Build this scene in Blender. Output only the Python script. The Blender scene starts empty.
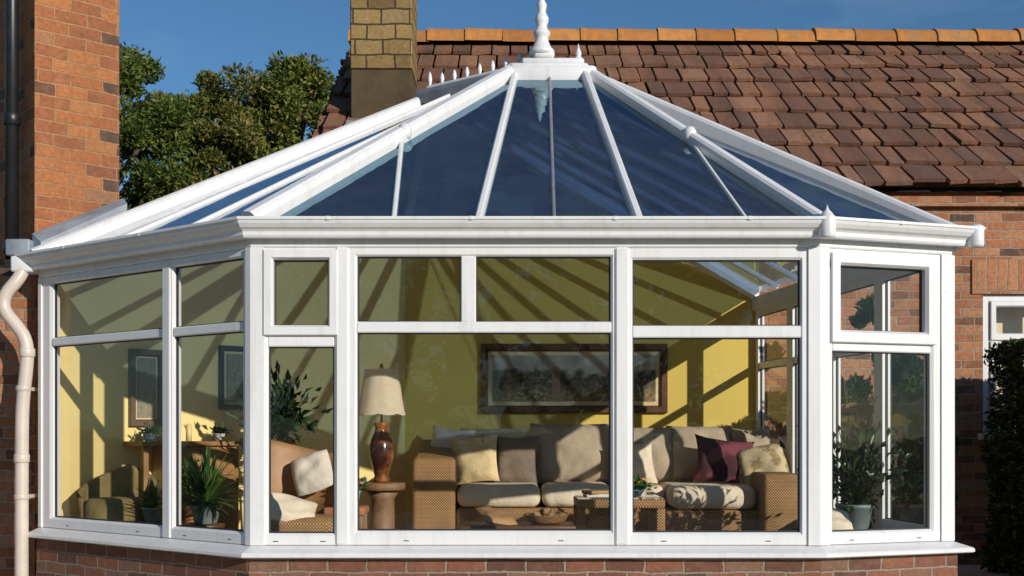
import bpy, bmesh, math, random
import numpy as np
from mathutils import Vector, Matrix
random.seed(11)
rng = np.random.default_rng(5)
R = math.radians
S = bpy.context.scene
COL = S.collection
EYE, F = 1.15, 1150.0          # camera height and focal length in pixels (image 1024 wide)

def PX(x, Y): return (x - 512) / F * Y
def PZ(y, Y): return EYE + (433 - y) / F * Y

# ------------------------------------------------------------------ materials
MATS = {}
class NT:
    def __init__(s, name):
        s.m = bpy.data.materials.new(name); s.m.use_nodes = True
        s.t = s.m.node_tree; s.b = s.t.nodes['Principled BSDF']; s.out = s.t.nodes['Material Output']
        MATS[name] = s.m
    def n(s, typ, **kw):
        x = s.t.nodes.new(typ)
        for k, v in kw.items(): setattr(x, k, v)
        return x
    def put(s, sock, v):
        if hasattr(v, 'is_output'): s.t.links.new(v, sock)
        else: sock.default_value = v
    def M(s, op, a, b=0.0, c=0.0):
        x = s.n('ShaderNodeMath', operation=op)
        for i, v in enumerate((a, b, c)): s.put(x.inputs[i], v)
        return x.outputs[0]
    def noise(s, vec, scale, detail=4, rough=.55, col=False):
        x = s.n('ShaderNodeTexNoise'); s.put(x.inputs['Scale'], scale)
        x.inputs['Detail'].default_value = detail; x.inputs['Roughness'].default_value = rough
        if vec is not None: s.put(x.inputs['Vector'], vec)
        return x.outputs['Color' if col else 'Fac']
    def ramp(s, fac, stops, interp='LINEAR'):
        x = s.n('ShaderNodeValToRGB'); s.put(x.inputs[0], fac); cr = x.color_ramp; cr.interpolation = interp
        while len(cr.elements) < len(stops): cr.elements.new(.5)
        for e, (p, c) in zip(cr.elements, stops):
            e.position = p; e.color = (*c, 1) if len(c) == 3 else c
        return x.outputs[0]
    def mix(s, fac, a, b, typ='MIX'):
        x = s.n('ShaderNodeMix', data_type='RGBA', blend_type=typ)
        s.put(x.inputs[0], fac)
        for i, v in ((6, a), (7, b)): s.put(x.inputs[i], (*v, 1) if isinstance(v, tuple) and len(v) == 3 else v)
        return x.outputs[2]
    def mapr(s, v, a, b, c=0., d=1., smooth=False):
        x = s.n('ShaderNodeMapRange')
        if smooth: x.interpolation_type = 'SMOOTHSTEP'
        s.put(x.inputs[0], v)
        for i, q in enumerate((a, b, c, d)): x.inputs[i + 1].default_value = q
        return x.outputs[0]
    def uv(s): return s.n('ShaderNodeTexCoord').outputs['UV']
    def obj(s): return s.n('ShaderNodeTexCoord').outputs['Object']
    def island(s): return s.n('ShaderNodeNewGeometry').outputs['Random Per Island']
    def bump(s, h, strength=.4, dist=.01):
        x = s.n('ShaderNodeBump'); x.inputs['Strength'].default_value = strength; x.inputs['Distance'].default_value = dist
        s.put(x.inputs['Height'], h); s.t.links.new(x.outputs[0], s.b.inputs['Normal'])
    def set(s, col=None, rough=None, **kw):
        if col is not None: s.put(s.b.inputs['Base Color'], (*col, 1) if isinstance(col, tuple) else col)
        if rough is not None: s.put(s.b.inputs['Roughness'], rough)
        for k, v in kw.items(): s.put(s.b.inputs[k.replace('_', ' ')], v)
        return s.m

def plain(name, col, rough=.5, var=.15, scale=6., bump=0., bscale=60., **kw):
    t = NT(name); v = t.obj()
    n1 = t.noise(v, scale, 5, .6)
    c = t.mix(t.mapr(n1, .3, .7), tuple(x * (1 - var) for x in col), tuple(min(1, x * (1 + var)) for x in col))
    t.set(c, rough, **kw)
    if bump and 'fabric' in name: t.bump(t.M('ADD', t.M('MULTIPLY', t.noise(v, bscale, 3), .10), t.noise(v, 7, 3, .45)), .75, .035)
    elif bump: t.bump(t.noise(v, bscale, 3), bump, .004)
    return t.m

def brick(name, stops, mortar, bw=.225, bh=.075, mort=.012, dark=1., bump=.7):
    t = NT(name); uv = t.uv()
    w = t.noise(uv, 5.5, 2, .5, col=True)
    vm = t.n('ShaderNodeVectorMath', operation='MULTIPLY_ADD'); t.put(vm.inputs[0], w); vm.inputs[1].default_value = (.035, .028, 0); t.put(vm.inputs[2], uv)
    sx = t.n('ShaderNodeSeparateXYZ'); t.put(sx.inputs[0], vm.outputs[0]); u, v = sx.outputs[0], sx.outputs[1]
    vr = t.M('DIVIDE', v, bh); row = t.M('FLOOR', vr)
    rw = t.n('ShaderNodeTexWhiteNoise', noise_dimensions='1D'); t.put(rw.inputs['W'], row)
    u2 = t.M('ADD', t.M('DIVIDE', u, bw), t.M('ADD', t.M('MULTIPLY', t.M('FLOORED_MODULO', row, 2.), .5), t.M('MULTIPLY', rw.outputs[0], .14)))
    col = t.M('FLOOR', u2); fu = t.M('FRACT', u2); fv = t.M('FRACT', vr)
    dx = t.M('MULTIPLY', t.M('MINIMUM', fu, t.M('SUBTRACT', 1., fu)), bw)
    dy = t.M('MULTIPLY', t.M('MINIMUM', fv, t.M('SUBTRACT', 1., fv)), bh)
    d = t.M('ADD', t.M('MINIMUM', dx, dy), t.M('MULTIPLY', t.M('SUBTRACT', t.noise(uv, 45, 3), .5), .012))
    mask = t.mapr(d, mort * .35, mort * .65, smooth=True)
    cb = t.n('ShaderNodeCombineXYZ'); t.put(cb.inputs[0], col); t.put(cb.inputs[1], row)
    wn = t.n('ShaderNodeTexWhiteNoise', noise_dimensions='2D'); t.put(wn.inputs['Vector'], cb.outputs[0])
    bc = t.ramp(wn.outputs['Value'], stops)
    grain = t.noise(uv, 30, 6, .7); blot = t.noise(uv, 9, 4, .6)
    bc = t.mix(t.mapr(grain, .35, .8, .0, .62), bc, (.05, .035, .03))
    bc = t.mix(t.mapr(t.noise(uv, 14, 5, .75), .52, .72, 0, .4), bc, (.12, .06, .04))
    bc = t.mix(t.mapr(blot, .5, .8, 0., .45), bc, tuple(min(1, x * 1.25) for x in stops[-1][1]))
    mc = t.mix(t.mapr(t.noise(uv, 25, 4), .3, .7), tuple(x * .7 for x in mortar), mortar)
    c = t.mix(mask, mc, bc)
    big = t.noise(uv, .9, 4, .6)
    c = t.mix(t.mapr(big, .35, .75, 0., .35), c, (.06, .045, .035))
    t.set(c, .9, Specular_IOR_Level=.2)
    h = t.M('ADD', t.M('MULTIPLY', mask, 1.), t.M('MULTIPLY', t.noise(uv, 60, 5, .7), .55))
    t.bump(h, bump, .009)
    return t.m

def leafmat(name, stops, rough=.5, trans=.25):
    t = NT(name)
    c = t.ramp(t.island(), stops)
    t.set(c, rough, Specular_IOR_Level=.35)
    tr = t.n('ShaderNodeBsdfTranslucent'); t.put(tr.inputs[0], c)
    mx = t.n('ShaderNodeMixShader'); mx.inputs[0].default_value = trans
    t.t.links.new(t.b.outputs[0], mx.inputs[1]); t.t.links.new(tr.outputs[0], mx.inputs[2]); t.t.links.new(mx.outputs[0], t.out.inputs[0])
    return t.m

def glass(name, tint, f0, wav=.012, wscale=2.2, dirt=.0, refl=(.95, .97, 1, 1), milky=.0):
    t = NT(name); g = t.n('ShaderNodeNewGeometry')
    nb = t.n('ShaderNodeBump'); nb.inputs['Strength'].default_value = 1.; nb.inputs['Distance'].default_value = wav
    t.put(nb.inputs['Height'], t.noise(t.obj(), wscale, 2, .5))
    dt = t.n('ShaderNodeVectorMath', operation='DOT_PRODUCT'); t.t.links.new(g.outputs['Incoming'], dt.inputs[0]); t.t.links.new(g.outputs['Normal'], dt.inputs[1])
    k = t.M('POWER', t.M('SUBTRACT', 1., t.M('ABSOLUTE', dt.outputs['Value'])), 5.)
    fr = t.M('MULTIPLY_ADD', k, 1 - f0, f0)
    tp = t.n('ShaderNodeBsdfTransparent'); tp.inputs[0].default_value = (*tint, 1)
    gl = t.n('ShaderNodeBsdfGlossy'); gl.inputs['Roughness'].default_value = .0; t.put(gl.inputs[0], t.mix(t.mapr(k, 0., .35), tuple(refl[:3]), (.95, .97, 1)))
    t.t.links.new(nb.outputs[0], gl.inputs['Normal'])
    body = tp.outputs[0]
    if milky:
        tl = t.n('ShaderNodeBsdfTranslucent'); tl.inputs[0].default_value = (.90, .84, .74, 1)
        m0 = t.n('ShaderNodeMixShader'); m0.inputs[0].default_value = milky
        t.t.links.new(body, m0.inputs[1]); t.t.links.new(tl.outputs[0], m0.inputs[2]); body = m0.outputs[0]
    mx = t.n('ShaderNodeMixShader'); t.put(mx.inputs[0], fr)
    t.t.links.new(body, mx.inputs[1]); t.t.links.new(gl.outputs[0], mx.inputs[2])
    o = mx.outputs[0]
    if dirt:
        df = t.n('ShaderNodeBsdfDiffuse'); df.inputs[0].default_value = (.5, .5, .46, 1)
        m2 = t.n('ShaderNodeMixShader'); t.put(m2.inputs[0], t.mapr(t.noise(t.obj(), 2.2, 7, .75), .42, .75, dirt * .1, dirt))
        t.t.links.new(o, m2.inputs[1]); t.t.links.new(df.outputs[0], m2.inputs[2]); o = m2.outputs[0]
    t.t.links.new(o, t.out.inputs[0])
    return t.m

def upvc():
    t = NT('white_upvc'); v = t.obj()
    n1 = t.noise(v, 1.7, 5, .65); n2 = t.noise(v, 14, 5, .7)
    c = t.mix(t.mapr(n1, .35, .75, 0, .35), (.74, .74, .74), (.64, .635, .625))
    c = t.mix(t.mapr(n2, .55, .85, 0, .25), c, (.5, .48, .44))
    mp = t.n('ShaderNodeMapping'); t.put(mp.inputs[0], v); mp.inputs['Scale'].default_value = (16, 16, 1.3)
    c = t.mix(t.mapr(t.noise(mp.outputs[0], 1., 5, .7), .5, .8, 0, .38), c, (.42, .40, .35))
    t.set(c, t.mapr(n2, .3, .7, .28, .42)); t.bump(t.noise(v, 5, 2), .1, .004)
upvc()
RED = [(0, (.12, .07, .055)), (.08, (.25, .10, .06)), (.3, (.42, .16, .075)), (.6, (.52, .205, .095)), (.85, (.58, .27, .13)), (1, (.46, .24, .15))]
brick('red_brick', RED, (.42, .33, .24))
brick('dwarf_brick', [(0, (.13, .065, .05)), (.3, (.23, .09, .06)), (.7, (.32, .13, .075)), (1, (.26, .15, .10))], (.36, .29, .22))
brick('wing_brick', [(0, (.10, .07, .06)), (.12, (.14, .075, .05)), (.22, (.36, .13, .055)), (.6, (.48, .165, .06)), (.85, (.54, .21, .075)), (1, (.40, .19, .10))], (.47, .25, .12), bw=.225, bh=.088)
brick('yellow_block', [(0, (.20, .13, .05)), (.3, (.30, .20, .07)), (.7, (.40, .265, .095)), (1, (.34, .24, .11))], (.07, .05, .03), bw=.27, bh=.145, mort=.016)
brick('lintel_brick', RED[2:5], (.40, .31, .22), bw=.09, bh=.6, mort=.012)
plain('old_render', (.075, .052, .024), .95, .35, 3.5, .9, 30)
def tilemat():
    t = NT('roof_tile'); v = t.obj()
    c = t.ramp(t.island(), [(0, (.165, .086, .06)), (.2, (.225, .105, .067)), (.5, (.27, .123, .073)), (.75, (.31, .142, .082)), (1, (.39, .195, .115))])
    g = t.noise(v, 22, 6, .75); b = t.noise(v, 3.2, 5, .65)
    c = t.mix(t.mapr(g, .4, .8, 0, .65), c, (.055, .042, .036))
    c = t.mix(t.mapr(b, .5, .75, 0, .45), c, (.19, .15, .11))
    mp = t.n('ShaderNodeMapping'); t.put(mp.inputs[0], v); mp.inputs['Scale'].default_value = (5, .7, .9)
    c = t.mix(t.mapr(t.noise(mp.outputs[0], 1., 5, .65), .42, .72, 0, .62), c, (.075, .055, .042))
    c = t.mix(t.mapr(t.noise(v, 45, 3, .6), .62, .72, 0, .55), c, (.26, .23, .16))
    t.set(c, .93, Specular_IOR_Level=.2); t.bump(t.M('ADD', g, t.noise(v, 70, 4)), .8, .008)
tilemat()
def ridgemat():
    t = NT('ridge_tile'); v = t.obj()
    c = t.ramp(t.island(), [(0, (.40, .15, .04)), (.5, (.54, .22, .055)), (1, (.60, .28, .09))])
    g = t.noise(v, 10, 6, .75)
    c = t.mix(t.mapr(g, .42, .75, 0, .75), c, (.20, .12, .06)); c = t.mix(t.mapr(t.noise(v, 3, 4), .5, .75, 0, .6), c, (.30, .20, .12))
    t.set(c, .85, Specular_IOR_Level=.2); t.bump(g, .5, .01)
ridgemat()
glass('clear_glass', (.97, .975, .965), .036, .004)
glass('roof_glass', (.17, .26, .39), .32, .004, 3., dirt=.035, refl=(.34, .74, 1, 1), milky=.14)
plain('lead', (.24, .27, .31), .5, .25, 5, .3, 20)
plain('grey_metal', (.26, .27, .29), .45, .2, 8, .1, 30, Metallic=.3)
plain('black_iron', (.015, .015, .017), .4, .3, 10)
plain('black_rubber', (.02, .02, .02), .6, .2, 10)
plain('cream_pipe', (.58, .50, .43), .4, .10, 5, .1, 20)
plain('yellow_plaster', (.69, .515, .115), .85, .07, 1.3, .2, 40)
plain('sunlit_plaster', (.84, .66, .26), .85, .07, 1.3, .2, 40)  # lighter copy of the wall yellow: sunlight on the slanted wall put into its colour
plain('ceiling_white', (.75, .73, .68), .8, .05, 3)
plain('oak', (.30, .15, .045), .45, .35, 5, .15, 40)
plain('dark_wood', (.10, .045, .018), .4, .35, 6, .15, 40)
plain('old_wood', (.22, .12, .06), .6, .4, 7, .3, 30)
plain('floor_tile', (.55, .42, .28), .45, .2, 2.)
plain('taupe_fabric', (.43, .345, .24), .95, .10, 9, .5, 220)
plain('dark_taupe_fabric', (.19, .14, .10), .95, .15, 9, .5, 220)
plain('cream_fabric', (.70, .54, .29), .95, .08, 9, .5, 220)
plain('pale_fabric', (.76, .64, .48), .95, .08, 9, .5, 220)
plain('white_fabric', (.68, .60, .49), .95, .08, 9, .4, 200)
plain('olive_fabric', (.26, .19, .07), .95, .25, 12, .4, 200)
plain('tan_leather', (.36, .20, .09), .55, .2, 8, .2, 80)
plain('terracotta', (.38, .15, .07), .8, .2, 8)
plain('grey_pot', (.16, .19, .19), .5, .2, 8)
plain('blue_pot', (.05, .10, .13), .35, .2, 8)
plain('white_china', (.7, .69, .66), .25, .05, 8)
plain('lampshade_lining', (.82, .66, .43), .9, .06, 20, .2, 120)
def shade_mat():
    t = NT('lampshade'); c = t.mix(t.mapr(t.noise(t.obj(), 20, 4), .3, .7), (.86, .72, .52), (.93, .82, .62)); t.set(c, .9)
    tr = t.n('ShaderNodeBsdfTranslucent'); t.put(tr.inputs[0], c); mx = t.n('ShaderNodeMixShader'); mx.inputs[0].default_value = .45
    t.t.links.new(t.b.outputs[0], mx.inputs[1]); t.t.links.new(tr.outputs[0], mx.inputs[2]); t.t.links.new(mx.outputs[0], t.out.inputs[0])
shade_mat()
plain('brass', (.42, .26, .08), .35, .2, 8, Metallic=.8)
plain('candle_wax', (.75, .60, .25), .5, .1, 8)
plain('orange_petal', (.75, .30, .08), .6, .2, 20)
plain('pink_petal', (.70, .32, .33), .6, .2, 20)
plain('soil', (.05, .035, .022), .95, .3, 20)
plain('pine_cone_scale', (.30, .17, .08), .8, .4, 20)
plain('book_paper', (.66, .60, .48), .8, .1, 20)
plain('bark', (.10, .075, .05), .95, .4, 8, .8, 25)
plain('pale_bounce', (.52, .46, .37), .9, .2, 3)  # for the added sheet that bounces sunlight indoors
def burg():
    t = NT('burgundy_fabric'); v = t.obj()
    n = t.noise(v, 7, 2, .4)
    t.set(t.mix(t.mapr(n, .48, .56), (.055, .010, .016), (.17, .035, .05)), .85); t.bump(t.noise(v, 200, 3), .4, .003)
burg()
def cushion_print():
    t = NT('printed_fabric'); v = t.obj()
    n = t.noise(v, 9, 3, .5)
    t.set(t.mix(t.mapr(n, .48, .55), (.58, .47, .28), (.30, .22, .10)), .9); t.bump(t.noise(v, 200, 3), .4, .003)
cushion_print()
def ceramic():
    t = NT('brown_ceramic'); v = t.obj()
    n = t.noise(v, 6, 4, .6)
    t.set(t.mix(t.mapr(n, .42, .62), (.045, .014, .008), (.30, .10, .022)), .14, Coat_Weight=.6)
ceramic()
def wicker():
    t = NT('wicker'); sx = t.n('ShaderNodeSeparateXYZ'); t.put(sx.inputs[0], t.uv())
    k = 2 * math.pi / .020
    a = t.M('SINE', t.M('MULTIPLY', sx.outputs[0], k)); row = t.M('FLOOR', t.M('DIVIDE', sx.outputs[1], .010))
    sg = t.M('SUBTRACT', t.M('MULTIPLY', t.M('FLOORED_MODULO', row, 2.), 2.), 1.)
    h = t.M('MULTIPLY', t.M('MULTIPLY_ADD', t.M('MULTIPLY', a, sg), .5, .5), t.M('ABSOLUTE', t.M('SINE', t.M('MULTIPLY', sx.outputs[1], math.pi / .010))))
    c = t.mix(t.mapr(h, .05, .6), (.15, .075, .028), (.64, .37, .14))
    c = t.mix(t.mapr(t.noise(t.uv(), 8, 4), .4, .7, 0, .5), c, (.22, .12, .05))
    t.set(c, .6); t.bump(h, .8, .006)
wicker()
def artmat(name, kind):
    t = NT(name); sx = t.n('ShaderNodeSeparateXYZ'); t.put(sx.inputs[0], t.uv()); u, v = sx.outputs[0], sx.outputs[1]
    n = t.noise(t.uv(), 9, 5, .6); n2 = t.noise(t.uv(), 28, 5, .7)
    if kind == 'land':
        n = t.noise(t.uv(), 3.2, 6, .6)
        hor = t.M('MULTIPLY_ADD', n, .42, .05)
        land = t.mix(t.mapr(n2, .38, .66), (.018, .018, .010), (.16, .11, .045))
        sky = t.mix(t.mapr(t.noise(t.uv(), 4, 5), .35, .65), (.22, .21, .18), (.48, .42, .30))
        c = t.mix(t.mapr(t.M('SUBTRACT', v, hor), -.02, .02), land, sky)
        low = t.mix(t.mapr(n2, .4, .6), (.08, .065, .025), (.32, .22, .09))
        c = t.mix(t.mapr(t.M('ADD', v, t.M('MULTIPLY', n2, .08)), .10, .19), low, c)
        tw = t.M('MULTIPLY', t.M('LESS_THAN', t.M('ABSOLUTE', t.M('SUBTRACT', u, .86)), .035), t.M('LESS_THAN', v, .30))
        c = t.mix(t.M('MULTIPLY', tw, .7), c, (.26, .17, .09))
    else:
        l = t.M('ABSOLUTE', t.M('SINE', t.M('MULTIPLY', t.M('ADD', n, t.M('MULTIPLY', v, .5)), 34)))
        c = t.mix(t.mapr(l, .05, .35), (.03, .022, .015), (.24, .20, .13))
    t.set(c, .6)
artmat('landscape_art', 'land'); artmat('drawing_art', 'draw')
def grassmat():
    t = NT('lawn'); v = t.obj()
    c = t.mix(t.mapr(t.noise(v, .6, 5), .35, .65), (.04, .07, .015), (.08, .10, .025))
    c = t.mix(t.mapr(t.noise(v, 25, 4), .4, .7, 0, .6), c, (.03, .045, .01))
    t.set(c, .95); t.bump(t.noise(v, 60, 4), .8, .03)
grassmat()
leafmat('tree_leaf', [(0, (.05, .075, .015)), (.35, (.125, .165, .03)), (.7, (.24, .275, .05)), (.92, (.36, .34, .075)), (1, (.38, .25, .08))], .45, .45)
leafmat('tree_leaf_dark', [(0, (.045, .07, .015)), (.5, (.12, .16, .03)), (1, (.24, .285, .055))], .45, .45)
leafmat('tree_leaf_olive', [(0, (.055, .075, .017)), (.5, (.17, .19, .036)), (.85, (.31, .275, .066)), (1, (.38, .25, .11))], .45, .45)
leafmat('shrub_leaf', [(0, (.012, .022, .006)), (.5, (.03, .048, .012)), (1, (.07, .09, .022))], .5, .2)
leafmat('hedge_leaf', [(0, (.014, .025, .008)), (.5, (.04, .065, .018)), (.9, (.09, .125, .034)), (1, (.15, .16, .05))], .5, .25)
leafmat('house_leaf', [(0, (.03, .07, .016)), (.6, (.08, .16, .035)), (1, (.17, .25, .07))], .4, .3)
leafmat('house_leaf_dark', [(0, (.010, .022, .008)), (.6, (.02, .045, .014)), (1, (.045, .08, .025))], .35, .15)

# ------------------------------------------------------------------ mesh building
class MB:
    def __init__(s): s.v = []; s.f = []; s.sm = []
    def add(s, vs, fs, smooth=False, M=None):
        o = len(s.v)
        s.v += [tuple((M @ Vector(p)) if M else p) for p in vs]
        s.f += [tuple(i + o for i in f) for f in fs]; s.sm += [smooth] * len(fs)
        return s
    def quad(s, a, b, c, d): return s.add([a, b, c, d], [(0, 1, 2, 3)])
    def hexa(s, p):            # 8 points: bottom 0-3, top 4-7
        return s.add(p, [(3, 2, 1, 0), (4, 5, 6, 7), (0, 1, 5, 4), (1, 2, 6, 5), (2, 3, 7, 6), (3, 0, 4, 7)])
    def box(s, x0, x1, y0, y1, z0, z1, M=None, bev=.0, seg=2):
        bm = bmesh.new()
        r = bmesh.ops.create_cube(bm, size=1)
        for v in bm.verts: v.co = ((x0 + x1) / 2 + v.co.x * (x1 - x0), (y0 + y1) / 2 + v.co.y * (y1 - y0), (z0 + z1) / 2 + v.co.z * (z1 - z0))
        if bev: bmesh.ops.bevel(bm, geom=bm.edges[:], offset=bev, segments=seg, profile=.5, affect='EDGES')
        bm.verts.index_update()
        s.add([v.co[:] for v in bm.verts], [[v.index for v in f.verts] for f in bm.faces], bev > 0 and seg > 1, M); bm.free()
        return s
    def lathe(s, prof, cx, cy, n=20, M=None, caps=True):
        vs = []; fs = []
        for r, z in prof:
            for k in range(n):
                a = 2 * math.pi * k / n; vs.append((cx + r * math.cos(a), cy + r * math.sin(a), z))
        for i in range(len(prof) - 1):
            for k in range(n):
                k2 = (k + 1) % n; fs.append((i * n + k, i * n + k2, (i + 1) * n + k2, (i + 1) * n + k))
        if caps: fs.append(tuple(range(n - 1, -1, -1))); fs.append(tuple((len(prof) - 1) * n + k for k in range(n)))
        return s.add(vs, fs, True, M)
    def tube(s, pts, rad, n=10):
        pts = [Vector(p) for p in pts]; rads = rad if isinstance(rad, (list, tuple)) else [rad] * len(pts)
        vs = []; fs = []; up = None
        for i, p in enumerate(pts):
            d = (pts[min(i + 1, len(pts) - 1)] - pts[max(i - 1, 0)]).normalized()
            if up is None:
                up = Vector((0, 0, 1)) if abs(d.z) < .9 else Vector((1, 0, 0))
            a = d.cross(up).normalized(); b = a.cross(d).normalized(); up = b
            for k in range(n):
                t = 2 * math.pi * k / n; vs.append(tuple(p + (a * math.cos(t) + b * math.sin(t)) * rads[i]))
        for i in range(len(pts) - 1):
            for k in range(n):
                k2 = (k + 1) % n; fs.append((i * n + k, (i + 1) * n + k, (i + 1) * n + k2, i * n + k2))
        fs.append(tuple(range(n))); fs.append(tuple(len(vs) - 1 - k for k in range(n)))
        return s.add(vs, fs, True)
    def bar(s, p0, p1, w, h, nrm, under=.0):        # glazing bar with chamfered cap lying on a roof plane
        p0, p1, nrm = Vector(p0), Vector(p1), Vector(nrm).normalized()
        d = (p1 - p0).normalized(); a = d.cross(nrm).normalized(); nn = a.cross(d).normalized()
        prof = [(-w / 2, -under), (-w / 2, h * .45), (-w * .40, h * .8), (-w * .22, h), (w * .22, h), (w * .40, h * .8), (w / 2, h * .45), (w / 2, -under)]
        m = len(prof); vs = [tuple(p + a * x + nn * y) for p in (p0, p1) for x, y in prof]
        fs = [(i, (i + 1) % m, m + (i + 1) % m, m + i) for i in range(m)] + [tuple(range(m - 1, -1, -1)), tuple(range(m, 2 * m))]
        return s.add(vs, fs)
    def build(s, name, mat, parent=None, origin=None, smooth_angle=None):
        v = np.array(s.v, dtype=np.float64)
        if parent is not None: org = WORLD[parent]
        elif origin is not None: org = Vector(origin)
        else: org = Vector(((v[:, 0].min() + v[:, 0].max()) / 2, (v[:, 1].min() + v[:, 1].max()) / 2, v[:, 2].min()))
        me = bpy.data.meshes.new(name)
        me.from_pydata((v - np.array(org)).tolist(), [], s.f)
        me.polygons.foreach_set('use_smooth', s.sm)
        fix_normals(me); boxuv(me, v)
        me.materials.append(MATS[mat])
        o = bpy.data.objects.new(name, me); COL.objects.link(o)
        if parent is not None: o.parent = parent; WORLD[o] = WORLD[parent]
        else: o.location = org; WORLD[o] = Vector(org)
        return o
WORLD = {}
def fix_normals(me):
    bm = bmesh.new(); bm.from_mesh(me); bmesh.ops.recalc_face_normals(bm, faces=bm.faces[:]); bm.to_mesh(me); bm.free()
def boxuv(me, W):
    lay = me.uv_layers.new(name='UVMap'); n = len(me.loops)
    vi = np.zeros(n, np.int32); me.loops.foreach_get('vertex_index', vi)
    uv = np.zeros((n, 2))
    for p in me.polygons:
        nn = p.normal
        if abs(nn.z) > .97: t, b = Vector((1, 0, 0)), Vector((0, 1, 0))
        else:
            t = Vector((0, 0, 1)).cross(nn).normalized(); b = nn.cross(t)
        L = slice(p.loop_start, p.loop_start + p.loop_total); c = W[vi[L]]
        uv[L, 0] = c @ np.array(t); uv[L, 1] = c @ np.array(b)
    lay.data.foreach_set('uv', uv.ravel())
def uvfit(o):               # uv 0..(aspect) over a flat upright panel, v from 0 to its height
    me = o.data; lay = me.uv_layers[0]; n = len(me.loops); a = np.zeros(n * 2); lay.data.foreach_get('uv', a); a = a.reshape(-1, 2); a -= a.min(0); lay.data.foreach_set('uv', a.ravel())

def thing(name, label, cat, loc, group=None):
    o = bpy.data.objects.new(name, None); COL.objects.link(o); o.location = loc; o.empty_display_size = .1
    o['label'] = label; o['category'] = cat
    if group: o['group'] = group
    WORLD[o] = Vector(loc); return o
def tag(o, label, cat, group=None):
    o['label'] = label; o['category'] = cat
    if group: o['group'] = group
    return o
def struct(o): o['kind'] = 'structure'; return o

# ------------------------------------------------------------------ camera, sun, sky
cam = bpy.data.cameras.new('camera'); co = bpy.data.objects.new('camera', cam); COL.objects.link(co)
co.location = (0, 0, EYE); co.rotation_euler = (R(90), 0, 0)
cam.sensor_width = 36; cam.lens = F / 1024 * 36; cam.shift_y = 145 / 1024; cam.clip_start = .05; cam.clip_end = 2000
S.camera = co
AZ, EL = R(40), R(17.5)
sd = Vector((math.sin(AZ) * math.cos(EL), -math.cos(AZ) * math.cos(EL), math.sin(EL)))   # towards the sun
sl = bpy.data.lights.new('sun', 'SUN'); sl.energy = 4.2; sl.angle = R(.5); sl.color = (1, .935, .85)
so = bpy.data.objects.new('sun', sl); COL.objects.link(so); so.rotation_euler = (-sd).to_track_quat('-Z', 'Y').to_euler(); so.location = (20, -20, 20)
w = bpy.data.worlds.new('World'); S.world = w; w.use_nodes = True; wt = w.node_tree
sky = wt.nodes.new('ShaderNodeTexSky'); sky.sky_type = 'NISHITA'; sky.sun_disc = False; sky.sun_elevation = EL; sky.sun_rotation = math.pi - AZ
sky.air_density = 1.0; sky.dust_density = .2; sky.ozone_density = 3.0
mx = wt.nodes.new('ShaderNodeMix'); mx.data_type = 'RGBA'; mx.blend_type = 'MULTIPLY'; mx.inputs[0].default_value = 1.; mx.inputs[7].default_value = (.62, .88, 1.03, 1)
tc = wt.nodes.new('ShaderNodeTexCoord'); mpw = wt.nodes.new('ShaderNodeMapping'); mpw.inputs['Scale'].default_value = (1.6, 1.6, 7)
nzw = wt.nodes.new('ShaderNodeTexNoise'); nzw.inputs['Scale'].default_value = 1.8; nzw.inputs['Detail'].default_value = 7; nzw.inputs['Roughness'].default_value = .62
wt.links.new(tc.outputs['Generated'], mpw.inputs[0]); wt.links.new(mpw.outputs[0], nzw.inputs['Vector'])
mrw = wt.nodes.new('ShaderNodeMapRange'); wt.links.new(nzw.outputs['Fac'], mrw.inputs[0]); mrw.inputs[1].default_value = .5; mrw.inputs[2].default_value = .85; mrw.inputs[4].default_value = .2
cw = wt.nodes.new('ShaderNodeMix'); cw.data_type = 'RGBA'; wt.links.new(mrw.outputs[0], cw.inputs[0]); wt.links.new(sky.outputs[0], cw.inputs[6]); cw.inputs[7].default_value = (9, 9, 9.5, 1)
wt.links.new(cw.outputs[2], mx.inputs[6]); bg = wt.nodes['Background']; wt.links.new(mx.outputs[2], bg.inputs[0]); bg.inputs[1].default_value = .092
S.view_settings.view_transform = 'Standard'; S.view_settings.look = 'None'; S.view_settings.exposure = 0
S.cycles.use_denoising = True; S.cycles.max_bounces = 12; S.cycles.transparent_max_bounces = 32
S.cycles.diffuse_bounces = 6; S.cycles.glossy_bounces = 6; S.cycles.sample_clamp_indirect = 6; S.cycles.caustics_reflective = False

# ------------------------------------------------------------------ plan of the conservatory (x right, y away)
FL = .25                                  # inside floor
C_, A1, A2, B_, E_ = (-3.20, 7.85), (-1.475, 6.57), (1.745, 6.57), (2.585, 6.85), (2.13, 10.0)
V_ = (-.91, 10.0)
PLAN = [C_, A1, A2, B_, E_]
def nrm2(a, b):
    d = Vector((b[0] - a[0], b[1] - a[1])).normalized(); return Vector((d.y, -d.x))
def offs(path, d):
    out = []
    for i, p in enumerate(path):
        ns = []
        if i > 0: ns.append(nrm2(path[i - 1], p))
        if i < len(path) - 1: ns.append(nrm2(p, path[i + 1]))
        m = ns[0] if len(ns) == 1 else (ns[0] + ns[1]) / (1 + ns[0].dot(ns[1]))
        out.append((p[0] + m.x * d, p[1] + m.y * d))
    return out
def sweep(mb, path, prof):                # prof: closed list of (outward, z)
    cols = [offs(path, d) for d, z in prof]; m = len(prof)
    vs = [(cols[j][i][0], cols[j][i][1], prof[j][1]) for i in range(len(path)) for j in range(m)]
    fs = [(i * m + j, i * m + (j + 1) % m, (i + 1) * m + (j + 1) % m, (i + 1) * m + j) for i in range(len(path) - 1) for j in range(m)]
    fs += [tuple(range(m)), tuple((len(path) - 1) * m + j for j in range(m - 1, -1, -1))]
    return mb.add(vs, fs)
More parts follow.
